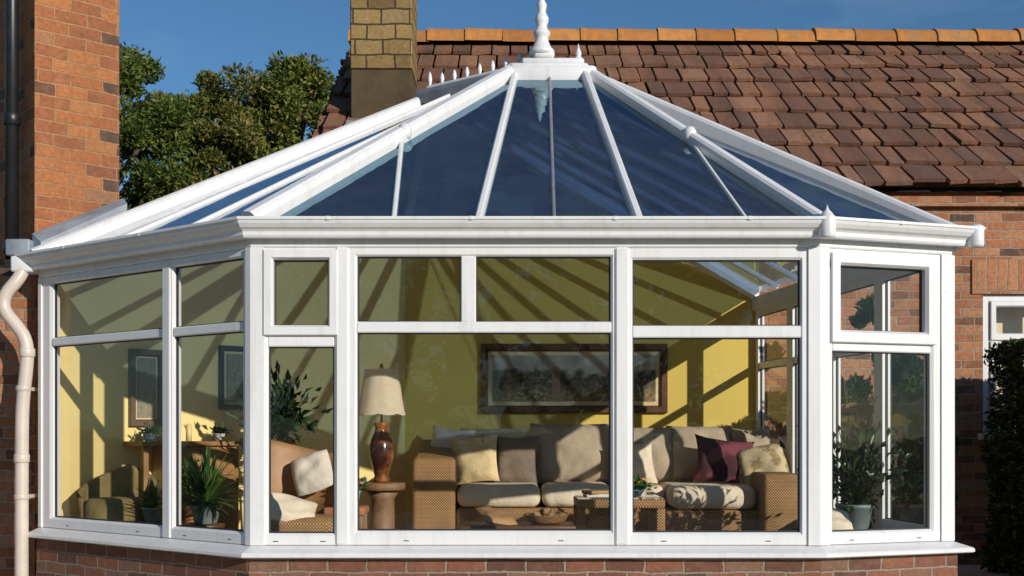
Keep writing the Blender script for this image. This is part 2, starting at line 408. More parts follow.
class Facet:
    def __init__(s, a, b):
        s.a = Vector(a); s.d = (Vector(b) - s.a); s.L = s.d.length; s.d.normalize(); s.n = Vector((s.d.y, -s.d.x))
    def p(s, u, z, d=0.):
        q = s.a + s.d * u + s.n * d; return (q.x, q.y, z)
    def u(s, x):                           # where the sight line through column x meets this wall
        k = (x - 512) / F; return (k * s.a.y - s.a.x) / (s.d.x - k * s.d.y)
    def box(s, mb, u0, u1, z0, z1, d0, d1, bev=.005):
        M = Matrix(((s.d.x, s.n.x, 0, s.a.x), (s.d.y, s.n.y, 0, s.a.y), (0, 0, 1, 0), (0, 0, 0, 1)))
        return mb.box(u0, u1, d0, d1, z0, z1, M, bev, 1)
    def ring(s, mb, u0, u1, z0, z1, wl, wr, wt_, wb, d0, d1, ch=.012):
        loops = [(0, d0), (0, d1 - .006), (.06, d1), (.78, d1), (.97, d1 - ch), (1, d0)]
        vs = []; fs = []
        for k, d in loops:
            l, r, b, t = u0 + wl * k, u1 - wr * k, z0 + wb * k, z1 - wt_ * k
            vs += [s.p(l, b, d), s.p(r, b, d), s.p(r, t, d), s.p(l, t, d)]
        n = len(loops)
        for i in range(n):
            for k in range(4):
                j = (i + 1) % n; fs.append((i * 4 + k, i * 4 + (k + 1) % 4, j * 4 + (k + 1) % 4, j * 4 + k))
        return mb.add(vs, fs)
    def pane(s, mb, u0, u1, z0, z1, d, tilt=0.):
        return mb.quad(s.p(u0, z0, d - tilt), s.p(u1, z0, d + tilt), s.p(u1, z1, d + tilt), s.p(u0, z1, d - tilt))
SILL, HEAD, EAVE = .51, 2.205, 2.33

cons = thing('conservatory', 'white framed conservatory with blue glass hipped roof, spiked ridge and low brick base', 'conservatory', (0, 8.2, 0))
# dwarf wall and sill
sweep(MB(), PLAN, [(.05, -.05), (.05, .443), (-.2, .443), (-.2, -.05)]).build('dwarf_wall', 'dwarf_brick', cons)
sweep(MB(), offs(PLAN, 0), [(-.21, .446), (.115, .446), (.125, .452), (.125, .468), (.118, .476), (.03, .508), (-.21, .508)]).build('sill', 'white_upvc', cons)
# eaves beam, gutter
sweep(MB(), PLAN, [(-.06, HEAD), (.028, HEAD), (.034, HEAD + .008), (.034, HEAD + .05), (.05, HEAD + .065), (.05, EAVE - .01), (-.06, EAVE - .01)]).build('eaves_beam', 'white_upvc', cons)
gp = offs(PLAN, 0)
d0 = Vector(gp[0]) - Vector(gp[1]); d0.normalize(); gp[0] = tuple(Vector(gp[0]) + d0 * .06)
sweep(MB(), gp, [(.052, 2.252), (.09, 2.246), (.105, 2.25), (.112, 2.262), (.113, 2.282), (.122, 2.292), (.14, 2.302), (.156, 2.322), (.163, 2.340), (.17, 2.342), (.17, 2.357), (.155, 2.357), (.15, 2.335), (.12, 2.30), (.062, 2.285), (.062, 2.345), (.052, 2.345)]).build('gutter', 'white_upvc', cons)
# gutter corner pieces: a block with a pointed cap
for cpt, tip in ((2, True), (3, False)):
    q = offs(PLAN, .128)[cpt]; mb = MB()
    mb.lathe([(.046, 2.243), (.05, 2.255), (.05, 2.35), (.044, 2.366), (.038, 2.368)] + ([(.032, 2.38), (.014, 2.398), (.005, 2.415), (.001, 2.43)] if tip else [(.02, 2.378)]), q[0], q[1], 8)
    mb.build('gutter_corner', 'white_upvc', cons)

# corner posts, folded round the angles of the plan
for k, wa, wb in ((0, .0, .035), (1, .03, .065), (2, .06, .055), (3, .06, .03)):
    v = Vector(PLAN[k]); pts = [PLAN[k]]
    if wa: pts = [tuple(v + (Vector(PLAN[k - 1]) - v).normalized() * wa)] + pts
    pts += [tuple(v + (Vector(PLAN[k + 1]) - v).normalized() * wb)]
    sweep(MB(), pts, [(-.06, SILL), (.03, SILL), (.038, SILL + .001), (.038, HEAD - .001), (.03, HEAD), (-.06, HEAD)]).build('corner_post', 'white_upvc', cons)

glist = []
def window(f, u0, u1, z0, z1, w4, transom=None, mullion=None, sash=None, mull_top_only=True):
    """one window: frame ring, transom bar, mullion, panes; sash = opening fanlight over a fixed pane"""
    mb = MB(); f.ring(mb, u0, u1, z0, z1, *w4, -.035, .026)
    fr = mb.build('window', 'white_upvc', cons)
    l, r, t, b = u0 + w4[0], u1 - w4[1], z1 - w4[2], z0 + w4[3]
    cells = []
    if transom:
        ta, tb = transom
        m2 = MB(); f.box(m2, l - .004, r + .004, ta, tb, -.03, .0225, .006); m2.build('transom', 'white_upvc', fr)
        lo = [(l, r)]; up = [(l, r)]
        if mullion:
            ma, mbb = mullion; m3 = MB(); f.box(m3, ma, mbb, tb - .003, t + .004, -.03, .0205, .006); m3.build('mullion', 'white_upvc', fr); up = [(l, ma), (mbb, r)]
            if not mull_top_only:
                m3 = MB(); f.box(m3, ma, mbb, b - .004, ta + .003, -.03, .0205, .006); m3.build('mullion', 'white_upvc', fr); lo = up
        cells = [(a, c, b, ta) for a, c in lo] + [(a, c, tb, t) for a, c in up]
    else: cells = [(l, r, b, t)]
    for i, (a, c, e, g) in enumerate(cells):
        if sash and i == len(cells) - 1:
            m4 = MB(); sw = sash; f.ring(m4, a - .025, c + .025, e - .022, g + .02, sw, sw, sw, sw + .005, -.02, .05, .02)
            m4.build('sash', 'white_upvc', fr)
            a, c, e, g = a + sw - .025, c - sw + .025, e + sw - .02, g - sw + .02
        m5 = MB(); f.pane(m5, a - .004, c + .004, e - .004, g + .004, -.004, random.uniform(-.002, .002)); m5.build('pane', 'clear_glass', fr)
        m6 = MB(); f.ring(m6, a - .002, c + .002, e - .002, g + .002, .009, .009, .009, .009, -.012, .002, .001); m6.build('gasket', 'black_rubber', fr)
    for t_ in (.22, .78):
        q = u0 + (u1 - u0) * t_; m7 = MB(); f.box(m7, q - .016, q + .016, z0 + w4[3] * .28, z0 + w4[3] * .28 + .006, .0245, .0268, .001); m7.build('drain_slot', 'black_rubber', fr)
    if sash:
        for q in (u0 + w4[0] - .03, u1 - w4[1] + .012):
            m8 = MB(); f.box(m8, q, q + .018, t - .07, t - .02, .0245, .034, .003); m8.build('hinge', 'grey_metal', fr)
    return fr

ff = Facet(A1, A2); fl = Facet(C_, A1); fr_ = Facet(A2, B_); fs_ = Facet(B_, E_)
zf = lambda y: PZ(y, 6.57)
# front facet
window(ff, ff.u(258), ff.u(342), SILL, HEAD, (.065, .045, .035, .07), (zf(347), zf(332)), sash=.055)
window(ff, ff.u(346), ff.u(621), SILL, HEAD, (.068, .062, .05, .085), (zf(333), zf(322)), (ff.u(461), ff.u(476)))
window(ff, ff.u(622), ff.u(808), SILL, HEAD, (.06, .05, .07, .075), (zf(338), zf(326)))
for a, b in ((336, 350), (614, 629)):
    mb = MB(); ff.box(mb, ff.u(a), ff.u(b), SILL, HEAD, -.05, .04, .012); mb.build('post', 'white_upvc', cons)
# left facet
zl = lambda y, x: PZ(y, fl.a.y + fl.d.y * fl.u(x))
window(fl, .03, fl.u(171), SILL, HEAD, (.115, .05, .05, .075), (1.735, 1.79))
window(fl, fl.u(171) + .003, fl.L - .02, SILL, HEAD, (.05, .05, .05, .075), (1.735, 1.79))
mb = MB(); fl.box(mb, fl.u(166.5), fl.u(174.5), SILL, HEAD, -.05, .035, .008); mb.build('post', 'white_upvc', cons)
# right facet
window(fr_, .03, fr_.L - .03, SILL, HEAD, (.06, .10, .045, .075), (1.62, 1.69), sash=.07)
# side wall towards the hedge
n = 4
for k in range(n):
    a, b = .04 + (fs_.L - .1) * k / n, .04 + (fs_.L - .1) * (k + 1) / n
    window(fs_, a, b - .003, SILL, HEAD, (.06, .06, .05, .075), (1.70, 1.755))

# ------------------------------------------------------------------ conservatory roof
Ee = offs(PLAN, .035); ev = lambda i: Vector((Ee[i][0], Ee[i][1], EAVE))
P = Vector((.29, 8.5, EYE + 2.65)); Q = Vector((-.66, 9.2, EYE + 2.65))
Vr, Wr, Er = Vector((-.91, 9.93, 3.02)), Vector((.5, 9.93, 3.02)), Vector((2.12, 9.93, 2.36))
Cp, A1p, A2p, Bp = ev(0), ev(1), ev(2), ev(3)
def nrm3(a, b, c):
    n = (b - a).cross(c - a).normalized(); return n if n.z > 0 else -n
nL, nF, nR = nrm3(Cp, A1p, Q), nrm3(A1p, A2p, P), nrm3(A2p, Bp, P)
def lerp(a, b, t): return a + (b - a) * t
def gpane(pts):
    mb = MB(); mb.add([tuple(p) for p in pts], [tuple(range(len(pts)))]); mb.build('roof_pane', 'roof_glass', cons)
def rbar(p0, p1, wd, h, n, under=.05, name='roof_bar', mat='white_upvc'):
    mb = MB(); mb.bar(p0, p1, wd, h, n, under); return mb.build(name, mat, cons)
# front slope: panes between rafters
fx = [ff.u(480), ff.u(556), ff.u(640)]
hubL, hubR = P + Vector((-.30, -.05, -.02)), P + Vector((.27, -.05, -.02))
topu = [lerp(hubL, hubR, t) for t in (.06, .5, .95)]
bots = [Vector((A1p.x + u, A1p.y, EAVE)) for u in fx]
gpane([A1p, bots[0], topu[0]]); gpane([bots[0], bots[1], topu[1], topu[0]]); gpane([bots[1], bots[2], topu[2], topu[1]]); gpane([bots[2], A2p, topu[2]])
rbar(bots[0], topu[0], .05, .05, nF, .02); rbar(bots[1], topu[1], .022, .02, nF, .05, mat='grey_metal'); rbar(bots[2], topu[2], .062, .055, nF, .02)
# jack rafters
def on_hip(a, b, t): return lerp(a, b, t)
j0 = Vector((A1p.x + ff.u(396), A1p.y, EAVE)); rbar(j0, lerp(A1p, hubL, .52) , .03, .03, nF)
j1 = Vector((A2p.x - .40, A1p.y, EAVE)); rbar(j1, lerp(A2p, hubR, .50), .022, .02, nF)
# left slope
ts = [0, .33, .67, 1]
lb = [lerp(Cp, A1p, t) for t in ts]; lt = [lerp(Q, P + Vector((-.22, 0, 0)), t) for t in ts]
for k in range(3): gpane([lb[k], lb[k + 1], lt[k + 1], lt[k]])
for k in (1, 2): rbar(lb[k], lt[k], .036, .025, nL, .02)
# right facet slope and the two slopes turned away
gpane([A2p, Bp, P]); 
sides = [lerp(Bp, Er, t / 7) for t in range(8)]; stop = [lerp(P, Q, t / 7) for t in range(8)]
for k in range(7):
    gpane([sides[k], sides[k + 1], stop[k + 1]]); gpane([sides[k], stop[k + 1], stop[k]])
    rbar(sides[k + 1], stop[k + 1], .04, .02, nrm3(Bp, Er, Q), .02)
gpane([Er, Wr, Q]); gpane([Wr, Vr, Q]); gpane([Vr, Cp, Q])
for t in (.33, .66): rbar(lerp(Cp, Vr, t), lerp(Cp, Q, .3 + t * .6), .03, .02, nrm3(Cp, Vr, Q), .02)
# hips
rbar(A1p + Vector((.0, 0, .0)), P + Vector((-.26, .0, .0)), .125, .085, nF + nL, .04, 'hip_bar')
rbar(Cp + Vector((-.02, 0, 0)), Q + Vector((.02, 0, .0)), .12, .075, nL + Vector((-.3, .1, .6)), .06, 'hip_bar')
rbar(A2p, P + Vector((.25, 0, 0)), .085, .07, nF + nR, .06, 'hip_bar')
rbar(Bp, P + Vector((.27, .05, 0)), .065, .055, nR + Vector((.4, .1, .5)), .06, 'hip_bar')
rbar(Er, Q, .07, .05, Vector((.3, .3, .9)), .06, 'hip_bar')
rbar(Vr, Q, .07, .05, Vector((-.1, .3, .9)), .06, 'hip_bar')
# bar end caps above the gutter and hooks on the hips
for q in bots[::2] + [j0, lb[1], lb[2]]:
    mb = MB(); mb.box(q.x - .03, q.x + .03, q.y - .03, q.y + .03, EAVE - .01, EAVE + .045, None, .012); mb.build('bar_cap', 'white_upvc', cons)
for h in (lerp(A1p, hubL, .52) + Vector((.02, -.03, .03)), lerp(A2p, hubR, .50) + Vector((.0, -.02, .03))):
    mb = MB(); mb.lathe([(.035, -.05), (.045, -.02), (.045, .02), (.03, .05)], 0, 0, 10, Matrix.Translation(h)); mb.build('bar_cap', 'white_upvc', cons)
# hub under the finial, ridge and cresting
mb = MB()
M = Matrix.Translation(P)
mb.box(-.36, .33, -.13, .12, -.11, .035, M, .03); mb.box(-.30, .27, -.10, .10, .0, .06, M, .02); mb.box(-.22, .24, -.09, .09, .05, .10, M, .02); mb.box(-.13, .02, -.08, .08, .10, .15, M, .02)
mb.build('ridge_hub', 'white_upvc', cons)
rd = (Q - P).normalized()
mb = MB(); a0, a1 = P + rd * .05 + Vector((0, 0, -.02)), Q - rd * -.04 + Vector((0, 0, -.02))
mb.bar(a0, a1, .26, .11, (0, 0, 1), .03); mb.build('ridge', 'grey_metal', cons)
crest = MB(); crest.bar(P + rd * .12 + Vector((0, 0, .09)), Q + Vector((0, 0, .09)), .07, .035, (0, 0, 1)); crest = crest.build('cresting', 'white_upvc', cons)
for k in range(9):
    q = lerp(P, Q, .14 + k * .107); big = k in (0, 8)
    h = .11 if not big else .14; mb = MB()
    mb.lathe([(.016, .10), (.02, .115), (.010, .13), (.019, .10 + h * .55), (.012, .10 + h * .85), (.002, .10 + h)], q.x, q.y, 8, Matrix.Translation((0, 0, q.z))); mb.build('spike', 'white_upvc', crest)
mb = MB(); q = P + Vector((.20, -.02, 0))
mb.lathe([(.035, .09), (.035, .11), (.018, .125), (.024, .15), (.008, .19), (.002, .22)], q.x, q.y, 8, Matrix.Translation((0, 0, q.z))); mb.build('spike', 'white_upvc', crest)
mb = MB(); q = P + Vector((-.07, 0, .14)); k = .50 / .46
prof = [(.115, 0), (.11, .03), (.085, .05), (.062, .09), (.055, .12), (.072, .135), (.075, .155), (.055, .17), (.045, .20), (.058, .225), (.062, .25), (.045, .275), (.034, .30), (.042, .325), (.044, .345), (.026, .37), (.018, .41), (.010, .46), (.002, .52)]
mb.lathe([(r * .85, z * k) for r, z in prof], 0, 0, 20, Matrix.Translation(q)); mb.build('finial', 'white_upvc', cons)
# pale downpipe on the left end of the gutter
dp = [(-3.30, 7.80, 2.31), (-3.31, 7.78, 2.24), (-3.34, 7.75, 2.17), (-3.40, 7.74, 2.10), (-3.425, 7.74, 2.03), (-3.41, 7.74, 1.96), (-3.33, 7.74, 1.87), (-3.275, 7.74, 1.79), (-3.26, 7.74, 1.68), (-3.275, 7.74, 1.52), (-3.29, 7.74, 1.40), (-3.30, 7.74, 1.2), (-3.30, 7.74, -.02)]
def smooth_path(p, it=2):
    p = [Vector(x) for x in p]
    for _ in range(it):
        q = [p[0]]
        for a, b in zip(p, p[1:]): q += [lerp(a, b, .25), lerp(a, b, .75)]
        q.append(p[-1]); p = q
    return p
pipe = MB().tube(smooth_path(dp), .044, 14).build('downpipe', 'cream_pipe', cons)
for x, z in ((-3.263, 1.66), (-3.30, .95)):
    mb = MB(); mb.lathe([(.047, z), (.051, z + .01), (.051, z + .05), (.047, z + .06)], x, 7.74, 14); mb.build('pipe_socket', 'cream_pipe', pipe)
for z in (1.45, .72):
    mb = MB(); mb.lathe([(.046, z - .018), (.049, z - .015), (.049, z + .015), (.046, z + .018)], -3.288 if z > 1 else -3.30, 7.74, 14); mb.box(-3.31, -3.27, 7.78, 8.0, z - .012, z + .012); mb.build('pipe_clip', 'cream_pipe', pipe)
for f, uu in ((ff, (.45, 1.25, 2.05, 2.8)), (fl, (.5, 1.3)), (fr_, (.45,))):
    for u in uu:
        mb = MB(); f.box(mb, u - .012, u + .012, 2.338, 2.3585, .148, .1725, .002); mb.build('gutter_clip', 'white_upvc', cons)
mb = MB(); mb.box(-3.38, -3.22, 7.74, 7.90, 2.235, 2.345, None, .015); mb.build('gutter_outlet', 'white_upvc', cons)

# ------------------------------------------------------------------ house
house = thing('brick_house', 'red brick house behind the conservatory, brown tiled roof with orange ridge and yellow stone chimney', 'house', (3, 12, 0))
WX0, WX1 = -1.72, 11.0
EZ, RZ, EY, RY = EYE + 2.13, EYE + 4.41, 9.86, 13.0
# back wall as brick around a window opening
wx0, wx1, wz0, wz1 = PX(983, 10.), PX(983, 10.) + 1.15, 1.15, PZ(294, 10.)
mb = MB(); T = 10.25
def wallbox(x0, x1, z0, z1): mb.box(x0, x1, 10.0, T, z0, z1)
wallbox(WX0, wx0, -.05, EZ + .1); wallbox(wx1, WX1, -.05, EZ + .1); wallbox(wx0, wx1, -.05, wz0); wallbox(wx0, wx1, wz1 + .30, EZ + .1)
mb.add([(WX0, 10.25, -.05), (WX0, 16, -.05), (WX0, 16, EZ), (WX0, 13, RZ - .08), (WX0, 10.25, EZ + .28)], [(0, 1, 2, 3, 4)])
mb.add([(WX1, 10.25, -.05), (WX1, 16, -.05), (WX1, 16, EZ), (WX1, 13, RZ - .08), (WX1, 10.25, EZ + .28)], [(0, 1, 2, 3, 4)])
wall = mb.build('wall', 'red_brick', house)
mb = MB(); mb.box(wx0 - .10, wx1 + .1, 9.985, T, wz1, wz1 + .298); mb.build('lintel', 'lintel_brick', house)
# projecting brick course under the eaves
mb = MB(); mb.box(WX0, WX1, 9.93, 9.999, EZ - .17, EZ - .085); mb.build('brick_course', 'red_brick', house)
hf = Facet((wx0, 10.06), (wx1, 10.06))
mb = MB(); hf.ring(mb, .0, hf.L, wz0, wz1, .07, .07, .07, .08, -.05, .03); hw = mb.build('window', 'white_upvc', house)
mb = MB(); hf.ring(mb, .075, .58, wz1 - .40, wz1 - .06, .05, .05, .05, .06, -.03, .05); mb.build('sash', 'white_upvc', hw)
mb = MB(); hf.ring(mb, .075, .58, wz0 + .075, wz1 - .41, .05, .05, .05, .06, -.03, .045); mb.build('sash', 'white_upvc', hw)
mb = MB(); hf.box(mb, .59, .65, wz0 + .08, wz1 - .07, -.04, .025); mb.build('mullion', 'white_upvc', hw)
mb = MB(); hf.pane(mb, .06, hf.L - .06, wz0 + .06, wz1 - .06, -.01); mb.build('pane', 'clear_glass', hw)
mb = MB(); mb.box(wx0 - .05, wx1 + .05, 9.92, 10.05, wz0 - .06, wz0 - .003, None, .01); mb.build('window_sill', 'white_upvc', hw)
mb = MB(); mb.box(wx0 + .02, wx1 - .02, 10.30, 10.33, wz0, wz1); mb.build('curtain', 'pale_fabric', hw)
# inside plaster
sw = Facet((-3.16, 7.99), V_)
mb = MB(); mb.box(V_[0] - .3, 2.14, 9.955, 9.985, FL, 3.05)
mb.build('plaster_wall', 'yellow_plaster', house)
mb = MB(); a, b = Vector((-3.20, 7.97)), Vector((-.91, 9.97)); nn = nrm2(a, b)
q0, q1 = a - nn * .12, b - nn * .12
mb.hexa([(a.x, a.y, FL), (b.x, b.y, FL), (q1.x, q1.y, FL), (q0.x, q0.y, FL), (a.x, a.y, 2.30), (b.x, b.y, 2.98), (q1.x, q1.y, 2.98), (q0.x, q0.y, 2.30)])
mb.build('plaster_wall', 'sunlit_plaster', house)
mb = MB(); mb.box(V_[0], 2.11, 9.935, 9.953, FL, FL + .12); mb.build('skirting', 'white_upvc', house)
# brick wing on the left
K1, K2 = Vector((-3.30, 7.95)), Vector((-2.85, 8.345)); wn = nrm2(K1, K2); wd = (K2 - K1).normalized()
K3, K4 = K2 - wn * 1.4, K1 - wn * 1.4
mb = MB(); mb.hexa([(K1.x, K1.y, -.05), (K2.x, K2.y, -.05), (K3.x, K3.y, -.05), (K4.x, K4.y, -.05), (K1.x, K1.y, 6.2), (K2.x, K2.y, 6.2), (K3.x, K3.y, 6.2), (K4.x, K4.y, 6.2)])
wing = mb.build('brick_wing', 'wing_brick', house)
mb = MB(); mb.box(-5.2, -3.26, 8.0, 8.25, -.05, 2.36); mb.build('wall', 'red_brick', house)
# lead flashing stepping up the wing
mb = MB(); a = K1 + wn * .012 - wd * .02; b = K2 + wn * .012 + wd * .02; c = K1 + wn * .12; d = K2 + wn * .14
za, zb = PZ(234, 7.95), PZ(198, 8.34)
mb.hexa([(a.x, a.y, za - .14), (b.x, b.y, zb - .14), (d.x, d.y, zb - .12), (c.x, c.y, za - .15), (a.x, a.y, za), (b.x, b.y, zb), (d.x, d.y, zb - .06), (c.x, c.y, za - .07)])
mb.box(-3.46, -3.29, 7.84, 7.98, 2.36, za - .05, None, .015)
mb.build('flashing', 'lead', house)
# black iron drainpipe on the shaded side of the wing
pn = -wd; pc = K1 - wn * .22 + pn * .08
mb = MB(); mb.tube([(pc.x, pc.y, 6.2), (pc.x, pc.y, 2.3)], .045, 12)
for z in (5.6, 4.3, 3.35, 2.45): mb.lathe([(.045, z - .05), (.06, z - .04), (.06, z + .03), (.045, z + .05)], pc.x, pc.y, 12)
mb.build('drainpipe', 'black_iron', house)
# tiled roof, each tile a slab of its own inside one mesh
sl_d = Vector((0, RY - EY, RZ - EZ)); SLN = sl_d.length; sl_d.normalize(); sl_n = Vector((0, -sl_d.z, sl_d.y))
mb = MB(); rows = 9; g = SLN / rows
rnd = random.Random(3)
for r in range(rows):
    x = WX0 - .07 + rnd.uniform(-.03, .03) + rnd.uniform(0, .0); first = True
    while x < WX1 + .05:
        wt2 = rnd.choice((.14, .17, .19, .20, .21, .23, .25, .28)) * rnd.uniform(.9, 1.1)
        if first: wt2 *= rnd.uniform(.5, 1.1); first = False
        s0 = r * g - .05 + rnd.uniform(-.032, .022); s1 = (r + 1) * g + .05
        lift = .056 + rnd.uniform(-.010, .012); th = .036; gp_ = rnd.uniform(.012, .034)
        sk = rnd.uniform(-.032, .032); roll = rnd.uniform(-.007, .007)
        def pt(xx, s, h): 
            q = Vector((xx, EY, EZ)) + sl_d * s + sl_n * h; return tuple(q)
        xa, xb = x + gp_ / 2, x + wt2 - gp_ / 2
        mb.hexa([pt(xa, s0, lift - th + roll), pt(xb, s0 + sk, lift - th - roll), pt(xb, s1, -th + .004), pt(xa, s1, -th + .004), pt(xa, s0, lift + roll), pt(xb, s0 + sk, lift - roll), pt(xb, s1, .004), pt(xa, s1, .004)])
        x += wt2
mb.build('roof', 'roof_tile', house)
mb = MB(); mb.quad((WX0 - .02, EY + .06, EZ - .05), (WX1, EY + .06, EZ - .05), (WX1, RY, RZ - .06), (WX0 - .02, RY, RZ - .06)); mb.quad((WX0 - .02, RY, RZ - .06), (WX1, RY, RZ - .06), (WX1, 16.2, EZ), (WX0 - .02, 16.2, EZ)); mb.build('roof_underlay', 'black_rubber', house)
# verge: courses of broken tile edges along the left rake
mb = MB()
for k in range(46):
    s = SLN * (k + .2) / 46; q = Vector((WX0 - .05, EY, EZ)) + sl_d * s
    mb.box(-rnd.uniform(.05, .12), .22, -.06, .06, -.075, -.035 + rnd.uniform(-.01, .01), Matrix.Translation(q + Vector((0, 0, -.04))))
    mb.box(-rnd.uniform(.0, .07), .22, -.06, .06, -.14, -.085, Matrix.Translation(q + Vector((0, 0, -.04))))
mb.build('verge', 'roof_tile', house)
# orange ridge tiles
mb = MB(); x = WX0 - .1; 
while x < WX1:
    L = .45 * rnd.uniform(.92, 1.06); r0 = .20; dz = rnd.uniform(-.012, .012); vs = []; fs = []; m = 12
    for j, (xx, rr) in enumerate(((x, r0 + .006), (x + .03, r0 + .006), (x + .07, r0), (x + L + .02, r0 - .010))):
        for k in range(m + 1):
            a = math.pi * (k / m); vs.append((xx, RY - math.cos(a) * rr * 1.15, RZ - .055 + dz + math.sin(a) * rr))
    for j in range(3):
        for k in range(m): fs.append((j * (m + 1) + k, j * (m + 1) + k + 1, (j + 1) * (m + 1) + k + 1, (j + 1) * (m + 1) + k))
    fs.append(tuple(range(m + 1))); fs.append(tuple(3 * (m + 1) + k for k in range(m, -1, -1)))
    mb.add(vs, fs, False); x += L
mb.build('ridge_tiles', 'ridge_tile', house)
# chimney
cx0, cx1, cy0, cy1 = PX(350, 11.), PX(412, 11.), 11.0, 11.6
zmid = PZ(69, 11.)
mb = MB(); mb.box(cx0, cx1, cy0, cy1, zmid, 5.95, None, .012, 1); mb.box(cx0 - .05, cx1 + .05, cy0 - .05, cy1 + .05, 5.952, 6.1); ch = mb.build('chimney', 'yellow_block', house)
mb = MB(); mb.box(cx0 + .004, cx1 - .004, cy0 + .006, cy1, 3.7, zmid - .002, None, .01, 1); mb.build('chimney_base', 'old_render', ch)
for k in (.3, .7):
    mb = MB(); mb.lathe([(.12, 6.1), (.11, 6.4), (.13, 6.42), (.13, 6.47)], lerp(cx0, cx1, k), 11.3, 14); mb.build('chimney_pot', 'terracotta', ch)
mb = MB(); mb.box(cx0 - .02, cx1 + .15, 10.83, 10.995, PZ(120, 10.9) - .25, PZ(120, 10.9) - .02, Matrix.Identity(4), .01); mb.build('flashing', 'lead', ch)

# ------------------------------------------------------------------ ground and inside floor
mb = MB(); mb.quad((-300, -300, 0), (300, -300, 0), (300, 300, 0), (-300, 300, 0)); struct(mb.build('ground', 'lawn', None, (0, 0, 0)))
ip = offs(PLAN, -.2)
mb = MB(); mb.add([(p[0], p[1], FL) for p in ip] + [(V_[0], 9.95, FL)], [tuple(range(6))]); struct(mb.build('floor', 'floor_tile'))
mb = MB(); mb.add([(x, y, .006) for x, y in ((-7, -3), (7, -3), (7, 10), (-7, 10))], [(0, 1, 2, 3)]); struct(mb.build('bounce_ground', 'pale_bounce'))  # unseen pale sheet, added to bounce warm sunlight into the room

# ------------------------------------------------------------------ foliage
def leaf_mesh(name, mat, cen, dirs, L, Wd, parent=None, origin=None):
    n = len(cen); d = dirs / np.linalg.norm(dirs, axis=1, keepdims=True)
    rv = rng.normal(size=(n, 3)); a = np.cross(d, rv); a /= np.linalg.norm(a, axis=1, keepdims=True); nn = np.cross(a, d)
    L = np.broadcast_to(L, n)[:, None] * rng.uniform(.65, 1.3, (n, 1)); Wd = np.broadcast_to(Wd, n)[:, None] * rng.uniform(.7, 1.25, (n, 1))
    base = cen - d * L / 2; tip = cen + d * L / 2 - nn * L * .12; l = cen - a * Wd / 2 + nn * Wd * .2; r = cen + a * Wd / 2 + nn * Wd * .2
    v = np.stack([base, r, tip, l], 1).reshape(-1, 3)
    org = np.array(WORLD[parent] if parent is not None else origin)
    idx = np.arange(n) * 4
    tri = np.stack([idx, idx + 1, idx + 2, idx, idx + 2, idx + 3], 1).ravel()
    me = bpy.data.meshes.new(name); me.vertices.add(4 * n); me.vertices.foreach_set('co', (v - org).ravel())
    me.loops.add(len(tri)); me.loops.foreach_set('vertex_index', tri.astype(np.int32))
    me.polygons.add(2 * n); me.polygons.foreach_set('loop_start', (np.arange(2 * n) * 3).astype(np.int32)); me.update(calc_edges=True); me.validate()
    me.materials.append(MATS[mat]); o = bpy.data.objects.new(name, me); COL.objects.link(o)
    if parent is not None: o.parent = parent; WORLD[o] = WORLD[parent]
    else: o.location = origin; WORLD[o] = Vector(origin)
    return o
def tree(name, label, x, y, h, crown_r, z0, mat, n, leaf, group=None, seed=0, cat='tree', ncl=60, squash=1.):
    rd_ = np.random.default_rng(seed); t = thing(name, label, cat, (x, y, 0), group)
    mb = MB(); cz = (z0 + h) / 2
    mb.tube([(x, y, -.1), (x + .1, y, z0 * .6), (x - .05, y + .1, cz), (x, y, h * .86)], [h * .028, h * .022, h * .014, .02], 8)
    cl = []
    for k in range(ncl):
        ph = rd_.uniform(0, 2 * math.pi); tz = rd_.uniform(0, 1); prof = math.sin(math.pi * (.12 + .80 * tz)) ** .7
        rr = crown_r * prof * math.sqrt(rd_.uniform(.15, 1)); zz = z0 + (h - z0) * tz
        cl.append((x + rr * math.cos(ph), y + rr * math.sin(ph) * squash, zz))
    for c in cl[::3]:
        s0 = (x, y, max(z0 * .8, c[2] - crown_r * .7)); mb.tube([s0, tuple(lerp(Vector(s0), Vector(c), .5) + Vector((0, 0, .15))), c], [h * .009, h * .006, .012], 5)
    mb.build('trunk', 'bark', t)
    cl = np.array(cl); per = n // ncl
    k = np.repeat(np.arange(ncl), per); sz = crown_r * rd_.uniform(.10, .30, ncl)
    off = rd_.normal(size=(len(k), 3)); off /= np.linalg.norm(off, axis=1, keepdims=True); off *= (rd_.uniform(0, 1, (len(k), 1)) ** .45) * sz[k][:, None]
    off[:, 2] *= .8
    # sprigs that stick out of each clump
    ex = rd_.uniform(0, 1, len(k)) < .08; off[ex] *= 1.3
    leaf_mesh('crown', mat, cl[k] + off, off + rd_.normal(size=off.shape) * .5 * sz[k][:, None] + np.array((0, 0, .1)), leaf, leaf * .45, t)
    return t
G = 'trees beyond the conservatory roof'
for a in (('broadleaf_tree', 'dense dark green tree tight against the brick wing on the left', -7.3, 21., 8.1, 1.7, 1.5, 'tree_leaf_dark', 50000, .115, 1),
          ('broadleaf_tree', 'low olive green tree in the dip of the treeline above the conservatory roof', -6.2, 22.6, 7.7, 2.1, 1., 'tree_leaf', 50000, .115, 2),
          ('broadleaf_tree', 'tall loose tree with yellowing tops in the middle of the treeline', -5.3, 22., 8.0, 1.5, 1., 'tree_leaf_olive', 50000, .115, 3),
          ('broadleaf_tree', 'bushy green tree at the right end of the treeline beside the tiled roof', -4.2, 22.5, 8.2, 1.55, 1., 'tree_leaf', 50000, .115, 4)):
    tree(*a[:9], a[9], G, a[10], ncl=140)
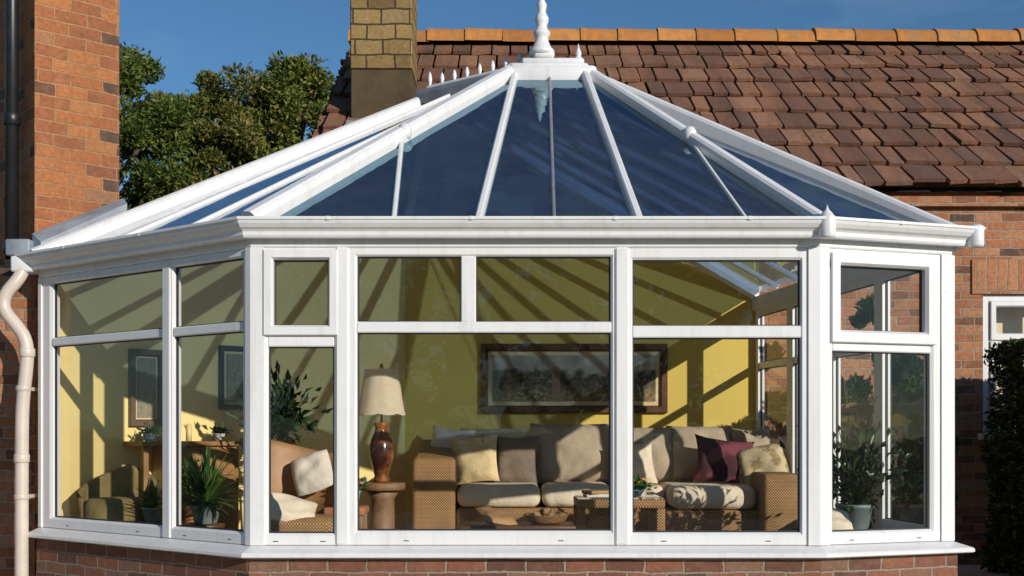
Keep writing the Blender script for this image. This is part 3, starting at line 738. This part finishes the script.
# garden behind the camera: it shows in the panes
gt = [(-9, -15, 7.5, 3.2), (-3.5, -19, 9, 3.6), (2.5, -17, 7.5, 3.), (7.5, -22, 9.5, 3.6), (-15, -8, 8, 3.4), (14, -30, 9, 4)]
cc = []
for x, y, h, r in gt:
    c = rng.normal(size=(5000, 3)); c /= np.linalg.norm(c, axis=1, keepdims=True); c *= rng.uniform(.3, 1.08, (5000, 1)) ** .5
    c *= 1 + .25 * np.sin(c[:, :1] * 6 + x) * np.cos(c[:, 2:] * 7); cc.append(c * np.array((r, r, h * .5)) + np.array((x, y, h * .52)))
cc = np.concatenate(cc); far = leaf_mesh('garden_trees', 'tree_leaf', cc, rng.normal(size=cc.shape), .36, .2, None, (0, -18, 0))
far['kind'] = 'stuff'; far['label'] = 'dark mass of garden trees mirrored in the window panes'
# clipped hedge beside the house, running away from the house wall
hx0, hx1, hy0, hy1, hh = 3.92, 5.1, 7.4, 9.5, PZ(338, 8.6)
hd = thing('hedge', 'dark clipped evergreen hedge under the house window at right', 'hedge', (4.5, 8.5, 0))
nL_ = 26000; rs = np.random.default_rng(9); pts = rs.uniform(size=(nL_, 3)); face = rs.integers(0, 4, nL_)
c = np.stack([hx0 + pts[:, 0] * (hx1 - hx0), hy0 + pts[:, 1] * (hy1 - hy0), pts[:, 2] * hh], 1); dep = rs.uniform(0, .16, nL_) ** 1.3
c[face == 0, 0] = hx0 + dep[face == 0]; c[face == 1, 1] = hy1 - dep[face == 1]; c[face == 2, 2] = hh - dep[face == 2]; c[face == 3, 1] = hy0 + dep[face == 3]
bumpy = np.sin(c[:, 2] * 7 + c[:, 1] * 5) * .03 + np.sin(c[:, 1] * 11) * .025; c[:, 0] += bumpy; c[:, 2] += bumpy
dr = rs.normal(size=(nL_, 3)); dr[face == 0, 0] -= 1.5; dr[face == 2, 2] += 1.5
leaf_mesh('foliage', 'hedge_leaf', c, dr, .06, .028, hd)
mb = MB(); mb.box(hx0 + .17, hx1 - .15, hy0 + .17, hy1 - .17, .0, hh - .18); mb.build('inner_branches', 'soil', hd)
tree('garden_shrub', 'dark leafy shrub outside, seen through the right angled window', 3.02, 9.15, 2.15, .52, .1, 'shrub_leaf', 14000, .075, None, 77, 'shrub', 40)

# ------------------------------------------------------------------ furniture
def rot(x=0, y=0, z=0): return Matrix.Rotation(R(z), 4, 'Z') @ Matrix.Rotation(R(y), 4, 'Y') @ Matrix.Rotation(R(x), 4, 'X')
def pillow(mb, w_, h_, t_, M, pinch=.10, seed=0, n=14):
    rr = random.Random(seed); ph = [rr.uniform(0, 6) for _ in range(4)]
    vs = []; fs = []
    for sgn in (1, -1):
        for i in range(n + 1):
            for j in range(n + 1):
                u, v = i / n * 2 - 1, j / n * 2 - 1
                k = max(0., (1 - u ** 4) * (1 - v ** 4)) ** .55
                x = u * w_ / 2 * (1 - pinch * (1 - v * v) * abs(u) ** 3); y = v * h_ / 2 * (1 - pinch * (1 - u * u) * abs(v) ** 3)
                wr = 1 + .10 * math.sin(u * 5 + ph[0] + v * 3) + .08 * math.sin(v * 7 + ph[1] - u * 4)
                vs.append((x, y, sgn * t_ / 2 * k * wr))
        o = 0 if sgn == 1 else (n + 1) ** 2
        for i in range(n):
            for j in range(n):
                q = (o + i * (n + 1) + j, o + (i + 1) * (n + 1) + j, o + (i + 1) * (n + 1) + j + 1, o + i * (n + 1) + j + 1)
                fs.append(q if sgn == 1 else q[::-1])
    return mb.add(vs, fs, True, M)
def upright(x, y, zb, h, yaw=0, lean=15, roll=0):      # pillow standing on its edge, leaning back
    return Matrix.Translation((x, y, zb)) @ rot(z=yaw) @ rot(x=90 - lean) @ rot(z=roll) @ Matrix.Translation((0, h / 2, 0))

# sofa
sf = thing('wicker_sofa', 'L shaped wicker sofa with taupe cushions along the yellow wall under the long painting', 'sofa', (.6, 9.4, FL))
SZ = .56                                                        # wicker base top above world zero
mb = MB(); mb.box(-.44, 2.08, 9.02, 9.90, FL + .03, SZ, None, .03); mb.box(1.17, 2.08, 8.76, 9.015, FL + .03, SZ, None, .03); mb.build('base', 'wicker', sf)
mb = MB(); mb.box(-.44, 2.08, 9.78, 9.925, SZ - .05, 1.10, None, .04); mb.build('back_frame', 'wicker', sf)
def arm(x0, x1, y0, y1, zf_, zbk):
    mb = MB(); pr = [(y0, FL + .02), (y0, zf_ - .05), (y0 + .04, zf_), (y0 + (y1 - y0) * .5, zf_ + (zbk - zf_) * .3), (y1, zbk), (y1, FL + .02)]
    vs = [(x, y, z) for x in (x0, x1) for y, z in pr]; m = len(pr)
    mb.add(vs, [tuple(range(m)), tuple(range(2 * m - 1, m - 1, -1))] + [(i, (i + 1) % m, m + (i + 1) % m, m + i) for i in range(m)])
    o = mb.build('arm', 'wicker', sf); b = o.modifiers.new('rounding', 'BEVEL'); b.width = .055; b.segments = 4; return o
arm(-.78, -.445, 8.98, 9.92, .955, 1.10)
mb = MB(); mb.box(1.88, 2.17, 8.58, 9.10, FL + .02, .845, None, .03); mb.build('arm', 'wicker', sf)
cz = SZ + .005
for x0, x1, y0, y1 in ((-.435, .225, 9.0, 9.76), (.235, .80, 9.0, 9.76), (.81, 1.20, 9.0, 9.76), (1.21, 1.87, 8.74, 9.1)):
    mb = MB(); mb.box(x0, x1, y0, y1, cz, cz + .18, None, .07, 4); o = mb.build('seat_cushion', 'pale_fabric', sf)
mb = MB(); mb.box(1.21, 2.06, 9.11, 9.76, cz, cz + .18, None, .07, 4); mb.build('seat_cushion', 'pale_fabric', sf)
bz = cz + .16
for i, (xc, w_, h_, m_) in enumerate(((-.16, .56, .48, 'taupe_fabric'), (.50, .70, .52, 'taupe_fabric'), (1.12, .52, .49, 'taupe_fabric'), (1.58, .56, .50, 'taupe_fabric'), (2.0, .36, .48, 'taupe_fabric'))):
    mb = MB(); pillow(mb, w_, h_, .20, upright(xc, 9.62, bz, h_, 0, 12, 0), .05, i); mb.build('back_cushion', m_, sf)
def cushion(label, w_, h_, t_, M, mat, seed, pinch=.10):
    mb = MB(); pillow(mb, w_, h_, t_, M, pinch, seed); o = mb.build('cushion', mat); tag(o, label, 'cushion', 'loose cushions on the wicker sofa'); return o
cushion('cream cushion leaning on the left arm of the wicker sofa', .42, .42, .15, upright(-.30, 9.34, bz + .01, .42, -18, 18, 8), 'cream_fabric', 11)
cushion('white cushion tucked between the cream cushion and the left sofa end', .40, .38, .13, upright(-.56, 9.60, bz + .12, .36, -20, 18, -6), 'white_fabric', 12)
cushion('dark brown taupe cushion on the sofa between cream cushion and big back cushion', .36, .42, .15, upright(.03, 9.40, bz, .42, 4, 16, -3), 'dark_taupe_fabric', 13)
cushion('dark burgundy cushion at the right of the sofa', .50, .42, .15, upright(1.70, 9.26, bz + .01, .40, 6, 22, -8), 'burgundy_fabric', 14, .14)
cushion('rounded gold and cream printed cushion against the right sofa arm', .38, .36, .15, upright(2.02, 9.14, bz, .33, -20, 22, 12), 'printed_fabric', 15, -.05)
cushion('pale cushion behind the post, left of the burgundy cushion', .34, .36, .14, upright(1.03, 9.40, bz, .36, 8, 18, 4), 'pale_fabric', 16)
# coffee table
ct = thing('coffee_table', 'square wicker coffee table in front of the sofa', 'coffee table', (.78, 8.35, FL))
mb = MB(); mb.box(.46, 1.08, 8.1, 8.62, .62, .68, None, .01); mb.build('table_top', 'wicker', ct)
for x in (.49, 1.05):
    for y in (8.13, 8.59):
        mb = MB(); mb.box(x - .03, x + .03, y - .03, y + .03, FL, .618, None, .006); mb.build('leg', 'wicker', ct)
mb = MB(); mb.box(.53, 1.01, 8.16, 8.56, .36, .39, None, .005); mb.build('shelf', 'wicker', ct)
mb = MB(); mb.box(.465, 1.075, 8.105, 8.615, .682, .69, None, .003); mb.build('glass_top', 'clear_glass', ct)
bw = thing('flower_bowl', 'small dark bowl of mixed flowers on the wicker coffee table', 'flower bowl', (.87, 8.3, .692))
mb = MB(); mb.lathe([(.03, .692), (.06, .70), (.085, .73), (.09, .745), (.08, .742), (.05, .71)], .87, 8.3, 16); mb.build('bowl', 'blue_pot', bw)
c = np.random.default_rng(3).normal(size=(220, 3)) * np.array((.05, .05, .025)) + np.array((.87, 8.3, .765)); leaf_mesh('foliage', 'house_leaf', c, c - np.array((.87, 8.3, .72)), .05, .025, bw)
mb = MB()
for k in range(9): mb.lathe([(.004, 0), (.016, .006), (.014, .014), (.004, .02)], 0, 0, 7, Matrix.Translation((.87 + random.uniform(-.08, .08), 8.3 + random.uniform(-.06, .06), .78 + random.uniform(0, .03))))
mb.build('blooms', 'orange_petal', bw)
bk = thing('book_stack', 'small stack of pale books at the front of the coffee table', 'books', (.62, 8.25, .692))
for k, (z, m_) in enumerate(((.692, 'book_paper'), (.717, 'tan_leather'))):
    mb = MB(); mb.box(-.10, .10, -.07, .07, 0, .023, Matrix.Translation((.62, 8.25, z)) @ rot(z=8 + 20 * k), .003, 1); mb.build('book', m_, bk)
# low bench with basket and seat pad near the glass
bn = thing('low_bench', 'low wooden bench just inside the front window carrying a basket', 'bench', (.02, 7.75, FL))
mb = MB(); mb.box(-.35, .42, 7.55, 7.92, .50, .54, None, .008); mb.build('bench_top', 'dark_wood', bn)
for x in (-.31, .38):
    for y in (7.59, 7.88):
        mb = MB(); mb.box(x - .02, x + .02, y - .02, y + .02, FL, .498, None, .004); mb.build('leg', 'dark_wood', bn)
bs = thing('cone_basket', 'shallow wicker basket of dried pine cones on the low bench', 'basket', (.23, 7.73, .542))
mb = MB(); mb.lathe([(.09, .542), (.13, .56), (.15, .60), (.155, .605), (.14, .60), (.10, .56)], .23, 7.73, 18); mb.build('basket', 'wicker', bs)
rr = random.Random(5)
for k in range(11):
    a = rr.uniform(0, 6.28); d = rr.uniform(.0, .12); q = Vector((.23 + d * math.cos(a), 7.73 + d * math.sin(a), .595 + rr.uniform(0, .035) * (1 - d / .13)))
    mb = MB(); M = Matrix.Translation(q) @ rot(rr.uniform(0, 180), rr.uniform(0, 180), 0)
    mb.lathe([(.006, -.035), (.022, -.02), (.017, -.015), (.027, -.003), (.02, .002), (.022, .015), (.012, .018), (.013, .028), (.003, .036)], 0, 0, 8, M); mb.build('pine_cone', 'pine_cone_scale', bs)
o = MB(); pillow(o, .24, .26, .07, Matrix.Translation((-.10, 7.72, .585)) @ rot(x=18, y=10, z=25), .02, 31); tag(o.build('cushion', 'tan_leather'), 'small tan leather pad lying on the low bench by the basket', 'cushion')
# lamp and side table
st = thing('side_table', 'round dark wood side table left of the sofa under the lamp', 'side table', (-.92, 8.16, FL))
mb = MB(); mb.lathe([(.16, .745), (.175, .75), (.18, .77), (.178, .795), (.17, .80)], -.92, 8.16, 8); mb.build('table_top', 'old_wood', st)
mb = MB(); mb.lathe([(.13, FL), (.13, FL + .05), (.09, FL + .08), (.085, .68), (.12, .742)], -.92, 8.16, 8); mb.build('pedestal', 'old_wood', st)
lp = thing('table_lamp', 'brown glazed table lamp with cream bell shade left of the sofa', 'lamp', (-.925, 8.15, .80))
k = .48 / .47
mb = MB(); mb.lathe([(.055, .802), (.06, .82), (.05, .845), (.062, .90), (.085, .98), (.088, 1.04), (.072, 1.11), (.048, 1.16), (.045, 1.19), (.06, 1.215), (.05, 1.225)], -.925, 8.15, 22); mb.build('lamp_base', 'brown_ceramic', lp)
mb = MB(); mb.tube([(-.925, 8.15, 1.22), (-.925, 8.15, 1.60)], .008, 8); mb.lathe([(.004, 1.60), (.015, 1.615), (.01, 1.635), (.001, 1.645)], -.925, 8.15, 10); mb.build('lamp_stem', 'brass', lp)
mb = MB(); vs = []; fs = []; m = 48; prof = [(.172, 1.285), (.164, 1.31), (.15, 1.38), (.136, 1.47), (.122, 1.55), (.117, 1.60)]
for r, z in prof:
    for i in range(m):
        a = 2 * math.pi * i / m; q = r * (1 + .035 * abs(math.sin(a * 4))); vs.append((-.925 + q * math.cos(a), 8.15 + q * math.sin(a), z - (.012 * abs(math.sin(a * 4)) if z < 1.29 else 0)))
for i in range(len(prof) - 1):
    for j in range(m): fs.append((i * m + j, i * m + (j + 1) % m, (i + 1) * m + (j + 1) % m, (i + 1) * m + j))
mb.add(vs, fs, True); mb.build('lamp_shade', 'lampshade', lp)
# little stand by the window: box and flowers
ls = thing('low_stool', 'small wooden stool inside the front window left of the side table', 'stool', (-1.10, 7.75, FL))
mb = MB(); mb.box(-1.25, -.98, 7.62, 7.90, .60, .655, None, .012); mb.build('seat', 'terracotta', ls)
for x in (-1.22, -1.01):
    for y in (7.65, 7.87):
        mb = MB(); mb.box(x - .018, x + .018, y - .018, y + .018, FL, .598, None, .004); mb.build('leg', 'old_wood', ls)
fp = thing('flower_pot', 'white and blue pot of pink flowers on the low stool', 'flower pot', (-1.09, 7.74, .657))
mb = MB(); mb.lathe([(.05, .657), (.06, .66), (.068, .75), (.072, .76), (.06, .755)], -1.09, 7.74, 16); mb.build('pot', 'white_china', fp)
c = np.random.default_rng(4).normal(size=(260, 3)) * np.array((.045, .045, .03)) + np.array((-1.09, 7.74, .80)); leaf_mesh('foliage', 'house_leaf', c, c - np.array((-1.09, 7.74, .74)), .05, .028, fp)
mb = MB()
for k in range(10): mb.lathe([(.004, 0), (.020, .008), (.017, .02), (.004, .025)], 0, 0, 7, Matrix.Translation((-1.07 + random.uniform(-.07, .06), 7.72 + random.uniform(-.06, .06), .80 + random.uniform(0, .05))))
mb.build('blooms', 'pink_petal', fp)

# painting on the back wall
def picture(name, label, f, u0, u1, z0, z1, fw, mw, art, fmat, d):
    c = f.p((u0 + u1) / 2, z0, d); t = thing(name, label, 'picture', c)
    mb = MB(); f.ring(mb, u0, u1, z0, z1, fw, fw, fw, fw, d, d + .04, .018); mb.build('frame', fmat, t)
    mb = MB(); f.pane(mb, u0 + fw - .004, u1 - fw + .004, z0 + fw - .004, z1 - fw + .004, d + .008); mb.build('mount', 'cream_fabric' if mw else 'dark_wood', t)
    mb = MB(); f.pane(mb, u0 + fw + mw, u1 - fw - mw, z0 + fw + mw, z1 - fw - mw, d + .013); o = mb.build('canvas', art, t); uvfit(o)
bwf = Facet((V_[0], 9.955), (1.95, 9.955)); zb_ = lambda y: PZ(y, 9.955)
picture('framed_painting', 'long dark framed landscape painting on the yellow wall above the sofa', bwf, bwf.u(481), bwf.u(667), zb_(413), zb_(344), .065, .035, 'landscape_art', 'dark_wood', .004)
swf = Facet((-3.20, 7.97), (-.91, 9.97))
picture('framed_drawing', 'upright dark framed line drawing on the sunny yellow wall at left', swf, swf.u(128), swf.u(163), 1.20, 1.76, .05, .012, 'drawing_art', 'dark_wood', .004)
picture('framed_print', 'narrow black framed print beside the left corner post', swf, swf.u(218), swf.u(249), 1.33, 1.82, .04, .02, 'drawing_art', 'black_iron', .004)

# console along the slanted wall
cu0, cu1 = swf.u(122), swf.u(222)
cn = thing('console_table', 'honey coloured wooden console with drawers below the framed drawing', 'console table', swf.p((cu0 + cu1) / 2, FL, .2))
mb = MB(); swf.box(mb, cu0, cu1, 1.055, 1.09, .01, .36, .006); mb.build('table_top', 'oak', cn)
mb = MB(); swf.box(mb, cu0 + .22, cu1 - .03, FL + .06, 1.053, .015, .33, .006); mb.build('cabinet', 'oak', cn)
for k in range(3):
    z = .40 + k * .22; mb = MB(); swf.box(mb, cu0 + .26, cu1 - .07, z, z + .19, .331, .345, .004); dr_ = mb.build('drawer', 'oak', cn)
    mb = MB(); q = swf.p((cu0 + cu1) / 2 + .09, z + .095, .36); mb.lathe([(.012, -.01), (.018, 0), (.012, .01)], 0, 0, 10, Matrix.Translation(q)); mb.build('knob', 'brass', dr_)
mb = MB(); swf.box(mb, cu0 + .02, cu0 + .06, FL, 1.053, .28, .33, .004); mb.build('leg', 'oak', cn)
def small_pot(label, u, d, z, r, h, mat, n, seed, lf='house_leaf_dark'):
    q = swf.p(u, z, d); t = thing('potted_plant', label, 'plant', q, 'plants and ornaments on the console')
    mb = MB(); mb.lathe([(r * .7, 0), (r * .8, .005), (r, h), (r * 1.05, h + .004), (r * .85, h)], 0, 0, 14, Matrix.Translation(q)); mb.build('pot', mat, t)
    g_ = np.random.default_rng(seed); c = g_.normal(size=(n, 3)) * np.array((r * .7, r * .7, r * .45)) + np.array((q[0], q[1], z + h + r * .6)); leaf_mesh('foliage', lf, c, c - np.array((q[0], q[1], z + h)), r * .7, r * .35, t)
small_pot('tiny dark leafed plant in a pale pot at the right end of the console', cu1 - .12, .2, 1.092, .04, .05, 'white_china', 160, 41)
small_pot('small round green plant under the drawing on the console', cu0 + .12, .2, 1.092, .045, .045, 'blue_pot', 160, 42)
for i, (u, h) in enumerate(((cu0 + .24, .11), (cu0 + .31, .08), (cu0 + .42, .12))):
    q = swf.p(u, 1.092, .2); mb = MB(); mb.lathe([(.022, 0), (.022, h), (.006, h + .002), (.002, h + .015)], 0, 0, 12, Matrix.Translation(q))
    tag(mb.build('candle', 'candle_wax'), ('left pillar candle on the console beside the round plant', 'shortest pillar candle on the console', 'tallest pillar candle on the console, right of the short one')[i], 'candle', 'candles on the console')
# olive tub chair
tc = thing('tub_chair', 'olive round backed tub chair by the left window', 'armchair', (-2.72, 7.93, FL))
mb = MB(); mb.lathe([(.19, FL + .10), (.22, FL + .13), (.22, FL + .40), (.19, FL + .45), (.02, FL + .46)], -2.72, 7.93, 24); mb.build('seat', 'olive_fabric', tc)
mb = MB(); vs = []; fs = []; m = 20
for i in range(m + 1):
    a = R(-30) + R(240) * i / m; hgt = .66 - .20 * abs(i / m - .5) * 2
    for rr_, z in ((.225, FL + .12), (.265, FL + .5), (.27, FL + hgt), (.25, FL + hgt + .02), (.225, FL + hgt), (.224, FL + .3)): vs.append((-2.72 + rr_ * math.cos(a), 7.93 + rr_ * math.sin(a), z))
for i in range(m):
    for j in range(6): fs.append((i * 6 + j, i * 6 + (j + 1) % 6, (i + 1) * 6 + (j + 1) % 6, (i + 1) * 6 + j))
fs += [tuple(range(6)), tuple(m * 6 + j for j in range(5, -1, -1))]
mb.add(vs, fs, True); mb.build('backrest', 'olive_fabric', tc)
for a in (45, 135, 225, 315):
    mb = MB(); mb.lathe([(.014, FL), (.022, FL + .10)], -2.72 + .15 * math.cos(R(a)), 7.93 + .15 * math.sin(R(a)), 8); mb.build('leg', 'dark_wood', tc)

def blades(name, mat, cx, cy, z, n, L, Wd, spread, parent, seed, droop=1.):
    g_ = random.Random(seed); mb = MB()
    for k in range(n):
        a = g_.uniform(0, 2 * math.pi); e = g_.uniform(.15, spread); l = L * g_.uniform(.6, 1.1); w_ = Wd * g_.uniform(.7, 1.2)
        d = Vector((math.cos(a), math.sin(a), 0)); s = Vector((-math.sin(a), math.cos(a), 0)); vs = []; m = 6
        for i in range(m + 1):
            t = i / m; ang = math.pi / 2 - e * (.35 + 1.1 * droop * t); p = Vector((cx, cy, z)) + d * (l * t * math.sin(e) * (.6 + .4 * t)) + Vector((0, 0, l * (t * math.cos(e) - .35 * droop * e * t * t)))
            ww = w_ * (math.sin(math.pi * min(1, .12 + .88 * t)) ** .8) * .5 + .001
            vs += [tuple(p - s * ww), tuple(p + Vector((0, 0, -ww * .35))), tuple(p + s * ww)]
        fs = []
        for i in range(m): fs += [(i * 3, i * 3 + 1, i * 3 + 4, i * 3 + 3), (i * 3 + 1, i * 3 + 2, i * 3 + 5, i * 3 + 4)]
        mb.add(vs, fs, True)
    return mb.build(name, mat, parent)
def potplant(label, x, y, z, pr, ph, mat, kind, seed, leafm='house_leaf', L=.35, n=40, Wd=.04, spread=1., stand=None):
    t = thing('potted_plant', label, 'plant', (x, y, FL if stand else z))
    if stand:
        mb = MB(); mb.lathe([(.11, z - .03), (.12, z - .025), (.12, z - .002)], x, y, 14); 
        for a in (30, 150, 270): mb.tube([(x + .09 * math.cos(R(a)), y + .09 * math.sin(R(a)), z - .02), (x + .13 * math.cos(R(a)), y + .13 * math.sin(R(a)), FL)], .011, 6)
        mb.build('plant_stand', stand, t)
    mb = MB(); mb.lathe([(pr * .68, z), (pr * .72, z + .01), (pr * .95, z + ph * .85), (pr * 1.04, z + ph * .87), (pr * 1.05, z + ph), (pr * .92, z + ph), (pr * .9, z + ph * .9)], x, y, 18); pt_ = mb.build('pot', mat, t)
    mb = MB(); mb.lathe([(.001, z + ph * .9), (pr * .9, z + ph * .9)], x, y, 18, None, False); mb.build('soil', 'soil', t)
    if kind == 'blade': blades('foliage', leafm, x, y, z + ph * .9, n, L, Wd, spread, t, seed)
    else:
        g_ = np.random.default_rng(seed); k = n; ctr = g_.normal(size=(k, 3)) * np.array((L * .33, L * .33, L * .34)) + np.array((x, y, z + ph + L * .55))
        leaf_mesh('foliage', leafm, ctr, ctr - np.array((x, y, z + ph * .9)) + g_.normal(size=(k, 3)) * .12 + np.array((0, 0, -.06)), Wd * 2.4, Wd, t)
        mb = MB()
        for q in ctr[::9]: mb.tube([(x, y, z + ph * .85), tuple((Vector((x, y, z + ph)) + Vector(q)) / 2 + Vector((0, 0, .04))), tuple(q)], [.006, .004, .002], 5)
        mb.build('stems', 'house_leaf_dark', t)
    return t
potplant('spiky green potted plant in the narrow pane of the left windows', -1.96, 7.36, .57, .10, .12, 'grey_pot', 'blade', 51, L=.42, n=190, Wd=.024, spread=1.35, stand='dark_wood')
potplant('small bright green plant low in the wide left window', -2.42, 7.75, .55, .07, .10, 'grey_pot', 'blade', 52, L=.24, n=40, Wd=.022, spread=1.1, stand='oak')
potplant('yellow green leafy plant beside the console drawers', -2.22, 7.98, .53, .08, .12, 'terracotta', 'leaf', 53, L=.24, n=160, Wd=.03, stand='oak')
potplant('tall dark leafed houseplant above the armchair in the narrow front pane', -1.66, 8.25, .95, .10, .15, 'terracotta', 'leaf', 54, 'house_leaf_dark', L=.36, n=330, Wd=.042, stand='dark_wood')
potplant('big leafed plant in the right angled window', 2.27, 7.62, .50, .12, .18, 'grey_pot', 'leaf', 55, 'house_leaf_dark', L=.42, n=380, Wd=.034, stand='dark_wood')
# armchair behind the narrow front pane
ac = thing('armchair', 'tan curved back armchair with draped cream cloth in the narrow front window', 'armchair', (-1.42, 7.55, FL))
mb = MB(); mb.box(-1.70, -1.14, 7.32, 7.86, FL + .22, FL + .36, None, .04, 3); mb.build('seat', 'wicker', ac)
mb = MB(); vs = []; fs = []; m = 16
for i in range(m + 1):
    a = R(200) - R(185) * i / m
    hgt = FL + .86 - .10 * (i / m) + .03 * math.sin(i / m * 6)
    for rr_, z in ((.28, FL + .30), (.30, FL + .55), (.36, hgt - .03), (.37, hgt), (.34, hgt + .012), (.315, hgt - .03), (.27, FL + .55), (.25, FL + .30)): vs.append((-1.42 + rr_ * math.cos(a), 7.58 + rr_ * .85 * math.sin(a), z))
for i in range(m):
    for j in range(8): fs.append((i * 8 + j, i * 8 + (j + 1) % 8, (i + 1) * 8 + (j + 1) % 8, (i + 1) * 8 + j))
fs += [tuple(range(8)), tuple(m * 8 + j for j in range(7, -1, -1))]
mb.add(vs, fs, True); mb.build('backrest', 'tan_leather', ac)
for x in (-1.64, -1.20):
    for y in (7.38, 7.80):
        mb = MB(); mb.lathe([(.016, FL), (.024, FL + .22)], x, y, 8); mb.build('leg', 'dark_wood', ac)
cushion2 = MB(); pillow(cushion2, .26, .26, .12, upright(-1.30, 7.62, FL + .52, .26, -15, 20, 20), -.08, 61); tag(cushion2.build('cushion', 'white_fabric'), 'round white cushion propped on the tan armchair', 'cushion')
th = MB(); pillow(th, .40, .26, .12, Matrix.Translation((-1.44, 7.42, FL + .40)) @ rot(x=38, y=14, z=22), .12, 62); tag(th.build('throw', 'pale_fabric'), 'crumpled cream throw on the seat of the tan armchair', 'throw')
# things in the right angled window
ot = thing('footstool', 'small upholstered footstool low in the right angled window', 'footstool', (2.02, 7.3, FL))
mb = MB(); mb.box(1.86, 2.20, 7.14, 7.46, FL + .10, FL + .28, None, .05, 3); mb.build('seat', 'olive_fabric', ot)
for x in (1.91, 2.15):
    for y in (7.19, 7.41):
        mb = MB(); mb.lathe([(.014, FL), (.02, FL + .10)], x, y, 8); mb.build('leg', 'dark_wood', ot)
o = MB(); pillow(o, .30, .26, .11, Matrix.Translation((2.0, 7.26, FL + .35)) @ rot(x=25, y=12), .02, 63); tag(o.build('cushion', 'pale_fabric'), 'pale cushion on the footstool in the right angled window', 'cushion')
